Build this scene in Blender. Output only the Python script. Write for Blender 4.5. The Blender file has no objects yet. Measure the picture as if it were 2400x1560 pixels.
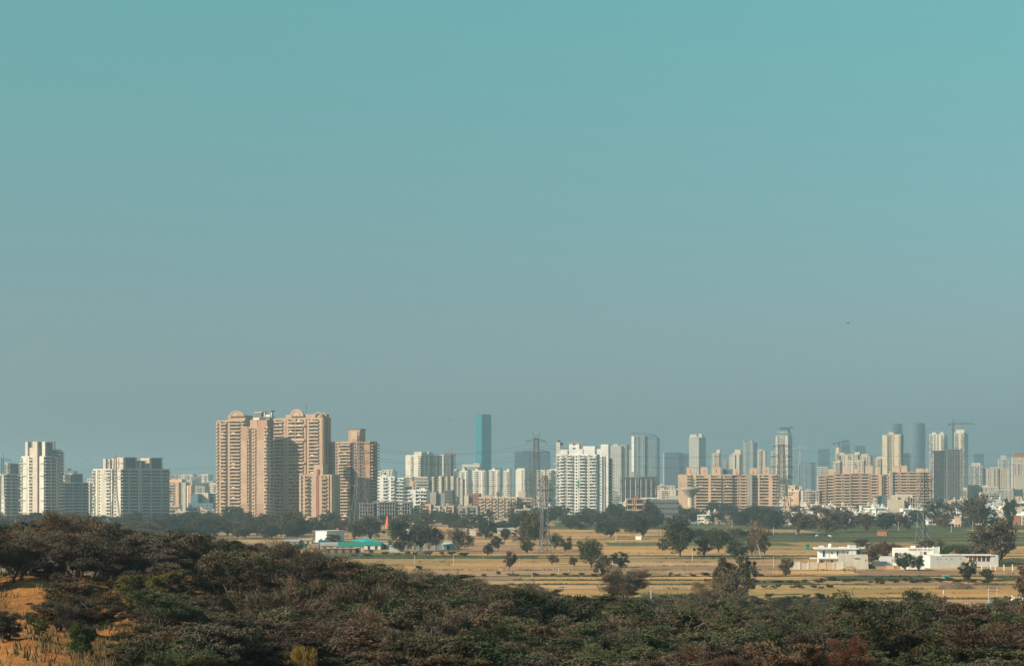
import bpy, math, random
import numpy as np
from mathutils import Vector, noise as mnoise

random.seed(7); np.random.seed(7)
R = math.radians
SC = bpy.context.scene
COL = SC.collection

# ------------------------------------------------------------------ camera
# eye 30 m above the plain; F and Y0 are the focal length and the horizon row of the photograph in its own 2400 px frame
F, H, Y0 = 4700.0, 30.0, 1140.0
cam_d = bpy.data.cameras.new('camera'); cam = bpy.data.objects.new('camera', cam_d); COL.objects.link(cam)
cam.location = (0, 0, H); cam.rotation_euler = (R(90), 0, 0)
cam_d.sensor_width = 36; cam_d.lens = 36 * F / 2400; cam_d.shift_y = (Y0 - 780) / 2400
cam_d.clip_start = 1; cam_d.clip_end = 60000
SC.camera = cam

# ------------------------------------------------------------------ sky and sun
SKY_TINT = [(0, (.44, .66, .92)), (.03, (.48, .65, .88)), (.076, (.65, .80, .84)), (.114, (.71, .96, .87)), (.156, (.78, 1.15, .93)), (.196, (.82, 1.36, 1.00)), (.236, (.86, 1.54, 1.11)), (.35, (.88, 1.60, 1.16)), (1, (.88, 1.60, 1.16))]
SUN_AZ, SUN_EL = 64.0, 28.0         # degrees to the left of straight behind the camera, and above the horizon
sd = Vector((-math.sin(R(SUN_AZ)) * math.cos(R(SUN_EL)), -math.cos(R(SUN_AZ)) * math.cos(R(SUN_EL)), math.sin(R(SUN_EL))))
world = bpy.data.worlds.new('World'); SC.world = world; world.use_nodes = True
wt = world.node_tree; wt.nodes.clear()
w_out = wt.nodes.new('ShaderNodeOutputWorld'); w_bg = wt.nodes.new('ShaderNodeBackground')
w_sky = wt.nodes.new('ShaderNodeTexSky'); w_sky.sky_type = 'NISHITA'; w_sky.sun_disc = False
w_sky.sun_elevation = R(SUN_EL); w_sky.sun_rotation = math.atan2(sd.x, sd.y)
w_sky.air_density = 1.0; w_sky.dust_density = 0.6; w_sky.ozone_density = 1.4
w_mul = wt.nodes.new('ShaderNodeMix'); w_mul.data_type = 'RGBA'; w_mul.blend_type = 'MULTIPLY'
w_mul.inputs['Factor'].default_value = 1.0
w_tc = wt.nodes.new('ShaderNodeTexCoord'); w_sep = wt.nodes.new('ShaderNodeSeparateXYZ'); wt.links.new(w_tc.outputs['Generated'], w_sep.inputs['Vector'])
w_rmp = wt.nodes.new('ShaderNodeValToRGB'); wt.links.new(w_sep.outputs['Z'], w_rmp.inputs['Fac'])
_e = w_rmp.color_ramp.elements; _e[0].position = 0.0; _e[1].position = 1.0
# the photograph's grading: a grey-blue horizon that turns teal overhead
for _p, _c in SKY_TINT:
    _n = _e[0] if _p == 0 else _e[len(_e) - 1] if _p == 1 else _e.new(_p)
    _n.color = (*_c, 1)
wt.links.new(w_rmp.outputs['Color'], w_mul.inputs['B'])
wt.links.new(w_sky.outputs['Color'], w_mul.inputs['A'])
wt.links.new(w_mul.outputs['Result'], w_bg.inputs['Color'])
wt.links.new(w_bg.outputs['Background'], w_out.inputs['Surface'])
w_bg.inputs['Strength'].default_value = 0.06
sun_d = bpy.data.lights.new('sun', 'SUN'); sun = bpy.data.objects.new('sun', sun_d); COL.objects.link(sun)
sun_d.energy = 5.0; sun_d.angle = R(0.6); sun_d.color = (1.0, 0.845, 0.66)
sun.rotation_euler = sd.to_track_quat('Z', 'Y').to_euler(); sun.location = (0, 0, 300)
SC.view_settings.view_transform = 'Standard'; SC.view_settings.look = 'None'
SC.view_settings.exposure = 0.55; SC.view_settings.gamma = 1.0; SC.view_settings.use_curve_mapping = False
cy = SC.cycles
cy.max_bounces = 4; cy.diffuse_bounces = 2; cy.glossy_bounces = 2; cy.transmission_bounces = 2
cy.volume_bounces = 1; cy.transparent_max_bounces = 4; cy.use_denoising = True
cy.use_adaptive_sampling = True; cy.adaptive_threshold = 0.01
try: cy.denoiser = 'OPENIMAGEDENOISE'
except Exception: pass

# ------------------------------------------------------------------ helpers
def X(px, D): return (px - 1200.0) * D / F
def Z(py, D): return H - (py - Y0) * D / F
def DG(py): return F * H / (py - Y0)          # distance of the point of the plain seen at that row

def tag(o, label=None, cat=None, group=None, kind=None):
    if label: o['label'] = label
    if cat: o['category'] = cat
    if group: o['group'] = group
    if kind: o['kind'] = kind
    return o

def empty(name, loc, rz=0.0):
    o = bpy.data.objects.new(name, None); COL.objects.link(o)
    o.location = loc; o.rotation_euler = (0, 0, rz); o.empty_display_size = 0.5
    return o

def put(name, mesh, parent=None, loc=(0, 0, 0), rz=0.0, kind=None):
    o = bpy.data.objects.new(name, mesh); COL.objects.link(o)
    o.location = loc; o.rotation_euler = (0, 0, rz)
    if parent is not None: o.parent = parent
    if kind: o['kind'] = kind
    return o

def np_mesh(name, verts, faces, mats=(), fmat=None, smooth=False):
    """faces: (n, k) array of equal-sided faces."""
    me = bpy.data.meshes.new(name)
    verts = np.asarray(verts, dtype=np.float32); faces = np.asarray(faces, dtype=np.int32)
    n, k = faces.shape
    me.vertices.add(len(verts)); me.vertices.foreach_set('co', verts.ravel())
    me.loops.add(n * k); me.loops.foreach_set('vertex_index', faces.ravel())
    me.polygons.add(n)
    me.polygons.foreach_set('loop_start', np.arange(0, n * k, k, dtype=np.int32))
    for m in mats: me.materials.append(m)
    if fmat is not None: me.polygons.foreach_set('material_index', np.asarray(fmat, dtype=np.int32))
    me.polygons.foreach_set('use_smooth', np.full(n, bool(smooth)))
    me.update(calc_edges=True)
    return me

_BF = np.array([(0, 3, 2, 1), (4, 5, 6, 7), (0, 1, 5, 4), (1, 2, 6, 5), (2, 3, 7, 6), (3, 0, 4, 7)])
def box_arrays(boxes):
    V, Fc, M = [], [], []
    for i, b in enumerate(boxes):
        x0, x1, y0, y1, z0, z1, m = b
        V += [(x0, y0, z0), (x1, y0, z0), (x1, y1, z0), (x0, y1, z0), (x0, y0, z1), (x1, y0, z1), (x1, y1, z1), (x0, y1, z1)]
        Fc.append(_BF + 8 * i); M += [m] * 6
    return np.array(V), np.concatenate(Fc), M

_CACHE = {}
def boxes_mesh(name, boxes, mats):
    key = (name, tuple(tuple(round(v, 2) for v in b) for b in boxes), tuple(m.name for m in mats))
    if key not in _CACHE:
        V, Fc, M = box_arrays(boxes)
        _CACHE[key] = np_mesh(name, V, Fc, mats, M)
    return _CACHE[key]

class Tri:
    """collects boxes, tubes and polygons of mixed kinds into one mesh"""
    def __init__(s): s.v = []; s.f = []; s.m = []
    def add(s, vs, fs, m=0):
        k = len(s.v); s.v += [tuple(v) for v in vs]
        s.f += [tuple(i + k for i in f) for f in fs]; s.m += [m] * len(fs)
    def box(s, x0, x1, y0, y1, z0, z1, m=0):
        V, Fc, M = box_arrays([(x0, x1, y0, y1, z0, z1, m)]); s.add(V, Fc.tolist(), m)
    def tube(s, pts, rads, n=6, m=0, cap=True):
        pts = [Vector(p) for p in pts]; rings = []
        for i, p in enumerate(pts):
            d = (pts[min(i + 1, len(pts) - 1)] - pts[max(i - 1, 0)])
            if d.length < 1e-6: d = Vector((0, 0, 1))
            d.normalize(); a = d.cross(Vector((0.31, 0.95, 0.02)))
            if a.length < 1e-3: a = d.cross(Vector((1, 0, 0)))
            a.normalize(); b = d.cross(a); r = rads[i] if hasattr(rads, '__len__') else rads
            rings.append([p + a * (r * math.cos(2 * math.pi * k / n)) + b * (r * math.sin(2 * math.pi * k / n)) for k in range(n)])
        vs = [v for r_ in rings for v in r_]; fs = []
        for i in range(len(pts) - 1):
            for k in range(n):
                fs.append((i * n + k, i * n + (k + 1) % n, (i + 1) * n + (k + 1) % n, (i + 1) * n + k))
        if cap: fs += [tuple(range(n))[::-1], tuple((len(pts) - 1) * n + k for k in range(n))]
        s.add(vs, fs, m)
    def lathe(s, prof, n=16, m=0, c=(0, 0)):
        vs = [(c[0] + r * math.cos(2 * math.pi * k / n), c[1] + r * math.sin(2 * math.pi * k / n), z) for r, z in prof for k in range(n)]
        fs = [(i * n + k, i * n + (k + 1) % n, (i + 1) * n + (k + 1) % n, (i + 1) * n + k) for i in range(len(prof) - 1) for k in range(n)]
        fs += [tuple(range(n))[::-1], tuple((len(prof) - 1) * n + k for k in range(n))]
        s.add(vs, fs, m)
    def mesh(s, name, mats, smooth=False):
        me = bpy.data.meshes.new(name); me.from_pydata(s.v, [], s.f)
        for m in mats: me.materials.append(m)
        me.polygons.foreach_set('material_index', np.array(s.m, dtype=np.int32))
        if smooth: me.polygons.foreach_set('use_smooth', np.ones(len(s.f), dtype=bool))
        me.update(); return me

# ------------------------------------------------------------------ materials
def nodes_of(m):
    m.use_nodes = True; t = m.node_tree; t.nodes.clear()
    o = t.nodes.new('ShaderNodeOutputMaterial'); p = t.nodes.new('ShaderNodeBsdfPrincipled')
    t.links.new(p.outputs['BSDF'], o.inputs['Surface']); return t, p

def ramp(t, src, stops):
    r = t.nodes.new('ShaderNodeValToRGB'); e = r.color_ramp.elements
    while len(e) > 1: e.remove(e[-1])
    e[0].position, e[0].color = stops[0][0], (*stops[0][1], 1)
    for p, c in stops[1:]:
        n = e.new(p); n.color = (*c, 1)
    t.links.new(src, r.inputs['Fac']); return r

def mul(t, a, b, fac=1.0, mode='MULTIPLY'):
    n = t.nodes.new('ShaderNodeMix'); n.data_type = 'RGBA'; n.blend_type = mode; n.inputs['Factor'].default_value = fac
    for s, k in ((a, 'A'), (b, 'B')):
        if isinstance(s, tuple): n.inputs[k].default_value = (*s, 1)
        else: t.links.new(s, n.inputs[k])
    return n.outputs['Result']

def noise_tex(t, scale, detail=4, stretch=None, space='Object', rough=0.6):
    tc = t.nodes.new('ShaderNodeTexCoord'); mp = t.nodes.new('ShaderNodeMapping')
    if space == 'World':
        g = t.nodes.new('ShaderNodeNewGeometry'); t.links.new(g.outputs['Position'], mp.inputs['Vector'])
    else: t.links.new(tc.outputs[space], mp.inputs['Vector'])
    mp.inputs['Scale'].default_value = stretch or (1, 1, 1)
    n = t.nodes.new('ShaderNodeTexNoise'); n.inputs['Scale'].default_value = scale
    n.inputs['Detail'].default_value = detail; n.inputs['Roughness'].default_value = rough
    t.links.new(mp.outputs['Vector'], n.inputs['Vector']); return n.outputs['Fac']

def wall_mat(name, col, stain=0.22, rough=0.85):
    """painted render, with rain streaks and blotches"""
    m = bpy.data.materials.new(name); t, p = nodes_of(m)
    a = noise_tex(t, 0.9, 5, (1, 1, 0.12), 'World'); b = noise_tex(t, 0.16, 3, None, 'World')
    ra = ramp(t, a, [(0.3, (1 - stain, 1 - stain, 1 - stain * 0.9)), (0.62, (1, 1, 1))])
    rb = ramp(t, b, [(0.3, (0.90, 0.89, 0.88)), (0.7, (1.04, 1.03, 1.0))])
    c = mul(t, mul(t, col, ra.outputs['Color']), rb.outputs['Color'])
    t.links.new(c, p.inputs['Base Color']); p.inputs['Roughness'].default_value = rough
    p.inputs['Specular IOR Level'].default_value = 0.25
    return m

def glass_mat(name, col, rough=0.25, metal=0.0, var=0.5):
    m = bpy.data.materials.new(name); t, p = nodes_of(m)
    a = noise_tex(t, 0.6, 3, (1, 1, 1.4), 'World')
    r = ramp(t, a, [(0.35, tuple(c * (1 - var) for c in col)), (0.65, tuple(min(1, c * (1 + var)) for c in col))])
    t.links.new(r.outputs['Color'], p.inputs['Base Color']); p.inputs['Roughness'].default_value = rough
    p.inputs['Metallic'].default_value = metal; return m

def flat_mat(name, col, rough=0.7, metal=0.0, var=0.12, scale=2.0):
    m = bpy.data.materials.new(name); t, p = nodes_of(m)
    a = noise_tex(t, scale, 4)
    r = ramp(t, a, [(0.3, tuple(c * (1 - var) for c in col)), (0.7, tuple(min(1, c * (1 + var)) for c in col))])
    t.links.new(r.outputs['Color'], p.inputs['Base Color']); p.inputs['Roughness'].default_value = rough
    p.inputs['Metallic'].default_value = metal; return m

def leaf_mat(name, spread=0.45):
    """the colour is the object's own colour; each leaf spray and each clump differ a little"""
    m = bpy.data.materials.new(name); t, p = nodes_of(m)
    oi = t.nodes.new('ShaderNodeObjectInfo'); g = t.nodes.new('ShaderNodeNewGeometry')
    r = ramp(t, g.outputs['Random Per Island'], [(0, (1 - spread, 1 - spread, 1 - spread)), (1, (1 + spread, 1 + spread, 1 + spread * 0.8))])
    n = noise_tex(t, 0.8, 3)
    rn = ramp(t, n, [(0.35, (1.14, 0.96, 0.9)), (0.65, (0.88, 1.06, 0.92))])
    c = mul(t, mul(t, oi.outputs['Color'], r.outputs['Color']), rn.outputs['Color'])
    t.links.new(c, p.inputs['Base Color']); p.inputs['Roughness'].default_value = 0.8
    p.inputs['Specular IOR Level'].default_value = 0.15
    return m

M = {}
M['white'] = wall_mat('white_render', (0.70, 0.64, 0.55))
M['white2'] = wall_mat('pinkish_white_render', (0.62, 0.51, 0.43))
M['bright'] = wall_mat('bright_white_render', (0.80, 0.79, 0.76), 0.12)
M['offwhite'] = wall_mat('off_white_render', (0.58, 0.53, 0.47))
M['cream'] = wall_mat('cream_render', (0.62, 0.52, 0.40))
M['peach'] = wall_mat('peach_render', (0.47, 0.32, 0.22))
M['peach2'] = wall_mat('deep_peach_render', (0.42, 0.25, 0.165))
M['peachlight'] = wall_mat('light_peach_render', (0.56, 0.395, 0.28))
M['salmon'] = wall_mat('salmon_render', (0.64, 0.405, 0.265))
M['salmonlight'] = wall_mat('pale_salmon_render', (0.72, 0.49, 0.335))
M['greige'] = wall_mat('grey_beige_render', (0.40, 0.36, 0.31))
M['grey'] = wall_mat('raw_concrete', (0.30, 0.29, 0.28), 0.3)
M['darkgrey'] = wall_mat('dark_grey_render', (0.17, 0.165, 0.17))
M['brick'] = wall_mat('brick_red_render', (0.38, 0.17, 0.10))
M['paleblue'] = wall_mat('pale_blue_render', (0.42, 0.58, 0.58))
M['coolwhite'] = wall_mat('cool_white_render', (0.60, 0.62, 0.62), 0.15)
M['glass'] = glass_mat('dark_glass', (0.028, 0.042, 0.062))
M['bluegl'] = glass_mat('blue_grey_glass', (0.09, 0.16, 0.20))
M['teal'] = glass_mat('teal_curtain_glass', (0.035, 0.26, 0.32), 0.35, 0.5, 0.2)
M['teal2'] = glass_mat('deep_teal_glass', (0.02, 0.18, 0.24), 0.35, 0.5, 0.2)
M['void'] = flat_mat('shaded_opening', (0.035, 0.032, 0.036))  # the shade inside openings and recesses is put into this dark colour
M['blue'] = flat_mat('blue_paint', (0.02, 0.04, 0.35))
M['steel'] = flat_mat('galvanised_steel', (0.11, 0.115, 0.12), 0.55, 0.3)
M['wire'] = flat_mat('dull_cable', (0.06, 0.065, 0.065), 0.6, 0.0)
M['concrete'] = flat_mat('concrete_pole', (0.42, 0.39, 0.35))
M['turq'] = flat_mat('turquoise_sheet', (0.0, 0.42, 0.46), 0.5)
M['green_sheet'] = flat_mat('green_sheet', (0.01, 0.24, 0.17), 0.5)
M['tarp'] = flat_mat('blue_tarpaulin', (0.01, 0.20, 0.32), 0.5)
M['roofgrey'] = flat_mat('grey_sheet_roof', (0.36, 0.33, 0.29), 0.7, 0, 0.25, 0.6)
M['orange'] = flat_mat('saffron_paint', (0.66, 0.13, 0.05), 0.6)
M['tank'] = flat_mat('black_tank', (0.03, 0.03, 0.035))
M['tankw'] = flat_mat('white_tank', (0.7, 0.7, 0.68))
M['red'] = flat_mat('dull_red_paint', (0.40, 0.10, 0.06))
M['bark'] = flat_mat('bark', (0.085, 0.065, 0.05), 0.9, 0, 0.4, 5)
M['bark_pale'] = flat_mat('pale_bark', (0.30, 0.25, 0.20), 0.9, 0, 0.3, 5)
M['leaf'] = leaf_mat('foliage')
M['skin'] = flat_mat('skin', (0.22, 0.11, 0.07))
M['cloth_w'] = flat_mat('white_cloth', (0.65, 0.62, 0.58))
M['cloth_r'] = flat_mat('red_cloth', (0.45, 0.06, 0.05))
M['cloth_d'] = flat_mat('dark_cloth', (0.05, 0.05, 0.07))
M['feather'] = flat_mat('dark_feathers', (0.04, 0.04, 0.045))
M['car'] = flat_mat('white_car_paint', (0.7, 0.7, 0.7), 0.3)

def soil_mat(name, c1, c2, c3, scale, furrow=None, bump=0.0):
    m = bpy.data.materials.new(name); t, p = nodes_of(m)
    a = noise_tex(t, scale, 6, None, 'World', 0.65); b = noise_tex(t, scale * 9, 5, None, 'World', 0.7)
    r = ramp(t, a, [(0.32, c1), (0.5, c2), (0.68, c3)])
    rb = ramp(t, b, [(0.3, (0.72, 0.70, 0.66)), (0.7, (1.2, 1.17, 1.12))])
    c = mul(t, r.outputs['Color'], rb.outputs['Color'])
    if furrow:
        f = noise_tex(t, furrow, 3, (0.04, 1, 1), 'World')
        rf = ramp(t, f, [(0.38, (0.78, 0.76, 0.70)), (0.6, (1.12, 1.1, 1.05))])
        c = mul(t, c, rf.outputs['Color'])
    oi = t.nodes.new('ShaderNodeObjectInfo'); c = mul(t, c, oi.outputs['Color'])
    t.links.new(c, p.inputs['Base Color']); p.inputs['Roughness'].default_value = 0.95
    p.inputs['Specular IOR Level'].default_value = 0.1
    if bump:
        bn = t.nodes.new('ShaderNodeBump'); bn.inputs['Strength'].default_value = 0.8; bn.inputs['Distance'].default_value = bump
        t.links.new(b, bn.inputs['Height']); t.links.new(bn.outputs['Normal'], p.inputs['Normal'])
    return m
M['plain'] = soil_mat('dry_plain', (0.16, 0.13, 0.07), (0.26, 0.20, 0.11), (0.34, 0.25, 0.13), 0.012)
M['sand'] = soil_mat('orange_sand', (0.20, 0.09, 0.036), (0.34, 0.148, 0.048), (0.45, 0.20, 0.060), 0.10, None, 0.5)
M['f_gold'] = soil_mat('golden_stubble', (0.45, 0.255, 0.105), (0.56, 0.325, 0.135), (0.64, 0.385, 0.17), 0.03, 0.9)
M['f_tan'] = soil_mat('tan_soil', (0.38, 0.245, 0.14), (0.47, 0.305, 0.17), (0.53, 0.34, 0.19), 0.03, 0.9)
M['f_brown'] = soil_mat('brown_soil', (0.30, 0.19, 0.12), (0.37, 0.235, 0.15), (0.43, 0.27, 0.17), 0.03, 0.9)
M['f_olive'] = soil_mat('yellow_green_crop', (0.33, 0.23, 0.10), (0.43, 0.285, 0.125), (0.49, 0.315, 0.145), 0.03, 0.9)
M['f_green'] = soil_mat('green_crop', (0.065, 0.080, 0.035), (0.095, 0.115, 0.052), (0.14, 0.145, 0.07), 0.03, 0.9)
M['f_dgreen'] = soil_mat('deep_green_crop', (0.042, 0.066, 0.030), (0.062, 0.092, 0.044), (0.105, 0.125, 0.062), 0.03, 0.9)
M['bund'] = soil_mat('grassy_bank', (0.07, 0.065, 0.035), (0.11, 0.09, 0.05), (0.17, 0.13, 0.07), 0.2)
M['heap'] = soil_mat('brown_earth', (0.10, 0.07, 0.05), (0.15, 0.10, 0.07), (0.2, 0.14, 0.1), 0.3, None, 0.2)
M['straw'] = flat_mat('straw', (0.36, 0.25, 0.12), 0.9, 0, 0.35, 3)

# places along the skyline that labels refer to
LM = [(20, 'the left-edge dark block'), (96, 'the tall white tower'), (170, 'the dark slab block'), (300, 'the broad white block'),
      (440, 'the low pinkish blocks'), (540, 'the left arched tower'), (600, 'the banded peach tower'), (676, 'the twin-arched tower'),
      (742, 'the short peach block'), (828, 'the boxy-topped peach tower'), (910, 'the white slab block'), (1000, 'the pale crane towers'),
      (1070, 'the grey-brown row'), (1132, 'the teal tower'), (1190, 'the long yellowish block'), (1258, 'the tallest pylon'),
      (1350, 'the bright white tower'), (1440, 'the hazy grid tower'), (1510, 'the curved-top tower'), (1575, 'the hazy blue block'),
      (1618, 'the water tower'), (1700, 'the left salmon block'), (1780, "the left salmon block's end"), (1838, 'the flat-topped tower'), (1890, 'the pale crane'),
      (1960, 'the left farmhouse'), (2050, 'the long salmon block'), (2100, 'the cream shaft tower'), (2168, 'the right pylon'), (2220, 'the dark grid block'),
      (2290, 'the pale stepped block'), (2360, 'the right-edge blocks')]
def near_lm(px): return min(LM, key=lambda l: abs(l[0] - px))[1]
_PENDING = []
def auto_label(o, px, head, tail=''):
    """kept until the end, when look-alikes beside one landmark are told apart by their order"""
    _PENDING.append((head, tail, near_lm(px), px, o))
ORD = ['', 'leftmost', 'second', 'third', 'fourth', 'fifth', 'sixth', 'seventh', 'eighth', 'ninth', 'tenth', 'eleventh', 'twelfth']
NUM = ['', 'one', 'two', 'three', 'four', 'five', 'six', 'seven', 'eight', 'nine', 'ten', 'eleven', 'twelve']
def settle_labels():
    groups = {}
    for p in _PENDING: groups.setdefault(p[:3], []).append(p)
    for (head, tail, lm, *_), mem in ((k, v) for k, v in groups.items()):
        mem.sort(key=lambda p: p[3]); n = len(mem)
        for i, p in enumerate(mem):
            s = f'{head} {tail} {lm}'.replace('  ', ' ')
            if n > 1:
                if i == 0: s += ', leftmost of ' + (NUM[n] if n < 13 else 'many')
                elif i == n - 1: s += ', rightmost of ' + (NUM[n] if n < 13 else 'many')
                else: s += ', ' + (ORD[i + 1] if i < 12 else str(i + 1) + 'th') + ' from left'
            p[4]['label'] = s
HAZE_COL = (0.58, 0.80, 0.95, 1); HAZE_D = 1.8e-4

# ------------------------------------------------------------------ terrain
YR = [0, 45, 90, 120, 150, 180, 220, 280, 350, 420, 480]
PXC = [-300, 0, 300, 600, 900, 1200, 1500, 2700]
ZT = np.array([
    [28.3, 25.0, 21.6, 21.2, 21.4, 22.0, 20.0, 16, 9, 3, -1.5],
    [28.3, 25.0, 21.5, 21.1, 21.4, 22.2, 20.0, 16, 9, 3, -1.5],
    [28.3, 25.0, 21.2, 20.3, 20.4, 21.6, 20.5, 16, 9, 3, -1.5],
    [28.3, 24.8, 21.0, 19.2, 18.6, 18.9, 19.6, 16, 9, 3, -1.5],
    [28.3, 24.6, 20.8, 18.5, 16.9, 16.2, 15.5, 13.3, 8, 3, -1.5],
    [28.3, 24.5, 20.8, 18.3, 16.2, 14.5, 12.6, 10.5, 7.5, 3, -1.5],
    [28.3, 24.4, 20.8, 18.0, 15.6, 13.5, 11.0, 8.0, 4.5, 1.5, -1.5],
    [28.3, 24.4, 20.8, 18.0, 15.6, 13.5, 11.0, 8.0, 4.5, 1.5, -1.5]])
def hill_z(x, y):
    yy = max(0.0, min(479.9, y)); px = 1200 + x * F / max(yy, 60.0)
    px = max(PXC[0], min(PXC[-1] - 1e-3, px))
    i = max(k for k in range(len(PXC) - 1) if PXC[k] <= px); j = max(k for k in range(len(YR) - 1) if YR[k] <= yy)
    a = (px - PXC[i]) / (PXC[i + 1] - PXC[i]); b = (yy - YR[j]) / (YR[j + 1] - YR[j])
    a = a * a * (3 - 2 * a)
    z = (ZT[i, j] * (1 - a) + ZT[i + 1, j] * a) * (1 - b) + (ZT[i, j + 1] * (1 - a) + ZT[i + 1, j + 1] * a) * b
    n = mnoise.fractal(Vector((x * 0.06, y * 0.045, 3.1)), 0.9, 2.1, 4)
    g = abs(mnoise.noise(Vector((x * 0.16 + y * 0.05, y * 0.03, 7.7))))
    amp = 1.0 if yy > 60 else 0.3
    return z + amp * (0.55 * n - 0.9 * (0.3 - min(g, 0.3)) / 0.3 + 0.16 * mnoise.noise(Vector((x * .5, y * .35, 1.0))))

def build_ground():
    xs = np.concatenate([np.arange(-7000, -400, 600), np.arange(-400, 401, 100), np.arange(1000, 7001, 600)])
    ys = np.concatenate([[-600, -200, 200], np.arange(440, 2000, 120), np.arange(2200, 13001, 900)])
    V = [(x, y, 0.0) for y in ys for x in xs]; nx = len(xs)
    Fc = [(j * nx + i, j * nx + i + 1, (j + 1) * nx + i + 1, (j + 1) * nx + i) for j in range(len(ys) - 1) for i in range(nx - 1)]
    tag(put('ground', np_mesh('ground', V, Fc, [M['plain']])), kind='structure')
    xs = np.arange(-150, 151, 1.5); ys = np.arange(-60, 482, 1.5); nx = len(xs)
    V = []
    for y in ys:
        for x in xs:
            e = max(0, (abs(x) - 138) / 12); z = hill_z(x, y)
            if y < 0: z = 28.3 + 0.02 * y + (z - 28.3) * 0.5
            V.append((x, y, z * (1 - e) - 1.5 * e))
    Fc = [(j * nx + i, j * nx + i + 1, (j + 1) * nx + i + 1, (j + 1) * nx + i) for j in range(len(ys) - 1) for i in range(nx - 1)]
    tag(put('hillside', np_mesh('hillside', V, Fc, [M['sand']], smooth=True)), kind='structure')
build_ground()

# fields: plots between grassy banks, as rows that run across the view
FIELDS = [  # y far, y near, list of (px from, px to, material)
    (1225, 1233, [(500, 1300, 'f_brown'), (1300, 1700, 'f_green'), (1700, 2600, 'f_dgreen')]),
    (1233, 1240, [(400, 1250, 'f_tan'), (1250, 1780, 'f_green'), (1780, 2600, 'f_dgreen')]),
    (1240, 1248, [(400, 1180, 'f_tan'), (1180, 1560, 'f_gold'), (1560, 1900, 'f_tan'), (1900, 2600, 'f_green')]),
    (1248, 1256, [(400, 1260, 'f_tan'), (1260, 1480, 'f_gold'), (1480, 1700, 'f_tan'), (1700, 2600, 'f_dgreen')]),
    (1256, 1263, [(400, 1250, 'f_brown'), (1250, 1560, 'f_tan'), (1560, 2050, 'f_green'), (2050, 2600, 'f_dgreen')]),
    (1263, 1271, [(400, 1200, 'f_tan'), (1200, 1420, 'f_olive'), (1420, 1600, 'f_green'), (1600, 2100, 'f_dgreen'), (2100, 2600, 'f_green')]),
    (1271, 1279, [(400, 1180, 'f_brown'), (1180, 1420, 'f_tan'), (1420, 1660, 'f_green'), (1660, 2150, 'f_green'), (2150, 2600, 'f_dgreen')]),
    (1279, 1287, [(400, 1000, 'f_tan'), (1000, 1240, 'f_brown'), (1240, 1620, 'f_gold'), (1620, 1980, 'f_gold'), (1980, 2600, 'f_olive')]),
    (1287, 1296, [(600, 1050, 'f_tan'), (1050, 1380, 'f_brown'), (1380, 1700, 'f_tan'), (1700, 1990, 'f_tan'), (1990, 2600, 'f_olive')]),
    (1296, 1303, [(700, 1000, 'f_green'), (1000, 1150, 'f_gold'), (1150, 1500, 'f_tan'), (1500, 2600, 'f_tan')]),
    (1303, 1309, [(700, 1130, 'f_green'), (1130, 1260, 'f_green'), (1260, 1600, 'f_olive'), (1600, 2600, 'f_gold')]),
    (1309, 1317, [(700, 1040, 'f_olive'), (1040, 1420, 'f_gold'), (1420, 1700, 'f_tan'), (1700, 1880, 'f_brown'), (1880, 2200, 'f_gold'), (2200, 2600, 'f_green')]),
    (1317, 1326, [(700, 1420, 'f_gold'), (1420, 1720, 'f_tan'), (1720, 2170, 'f_tan'), (2170, 2600, 'f_dgreen')]),
    (1326, 1336, [(700, 1180, 'f_gold'), (1180, 1480, 'f_tan'), (1480, 1830, 'f_brown'), (1830, 2165, 'f_tan'), (2165, 2600, 'f_gold')]),
    (1336, 1345, [(700, 1200, 'f_brown'), (1200, 1400, 'f_tan'), (1400, 1800, 'f_tan'), (1800, 2600, 'f_tan')]),
    (1345, 1351, [(700, 1200, 'f_tan'), (1200, 1400, 'f_green'), (1400, 1800, 'f_tan'), (1800, 2600, 'f_brown')]),
    (1351, 1360, [(700, 1220, 'f_brown'), (1220, 1400, 'f_olive'), (1400, 1700, 'f_gold'), (1700, 1940, 'f_gold'), (1940, 2600, 'f_green')]),
    (1360, 1370, [(700, 1250, 'f_tan'), (1250, 1430, 'f_gold'), (1430, 1760, 'f_gold'), (1760, 1900, 'f_green'), (1900, 2600, 'f_tan')]),
    (1370, 1380, [(900, 1400, 'f_tan'), (1400, 1760, 'f_tan'), (1760, 2250, 'f_olive'), (2250, 2600, 'f_tan')]),
    (1380, 1391, [(900, 1480, 'f_gold'), (1480, 1760, 'f_olive'), (1760, 2180, 'f_olive'), (2180, 2600, 'f_gold')]),
    (1391, 1403, [(900, 1500, 'f_green'), (1500, 1760, 'f_green'), (1760, 2080, 'f_olive'), (2080, 2600, 'f_gold')]),
    (1403, 1418, [(900, 1700, 'f_olive'), (1700, 2100, 'f_tan'), (2100, 2600, 'f_tan')]),
    (1418, 1460, [(1100, 2080, 'f_tan'), (2080, 2600, 'f_gold')]),
]
BUNDS = []
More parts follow.
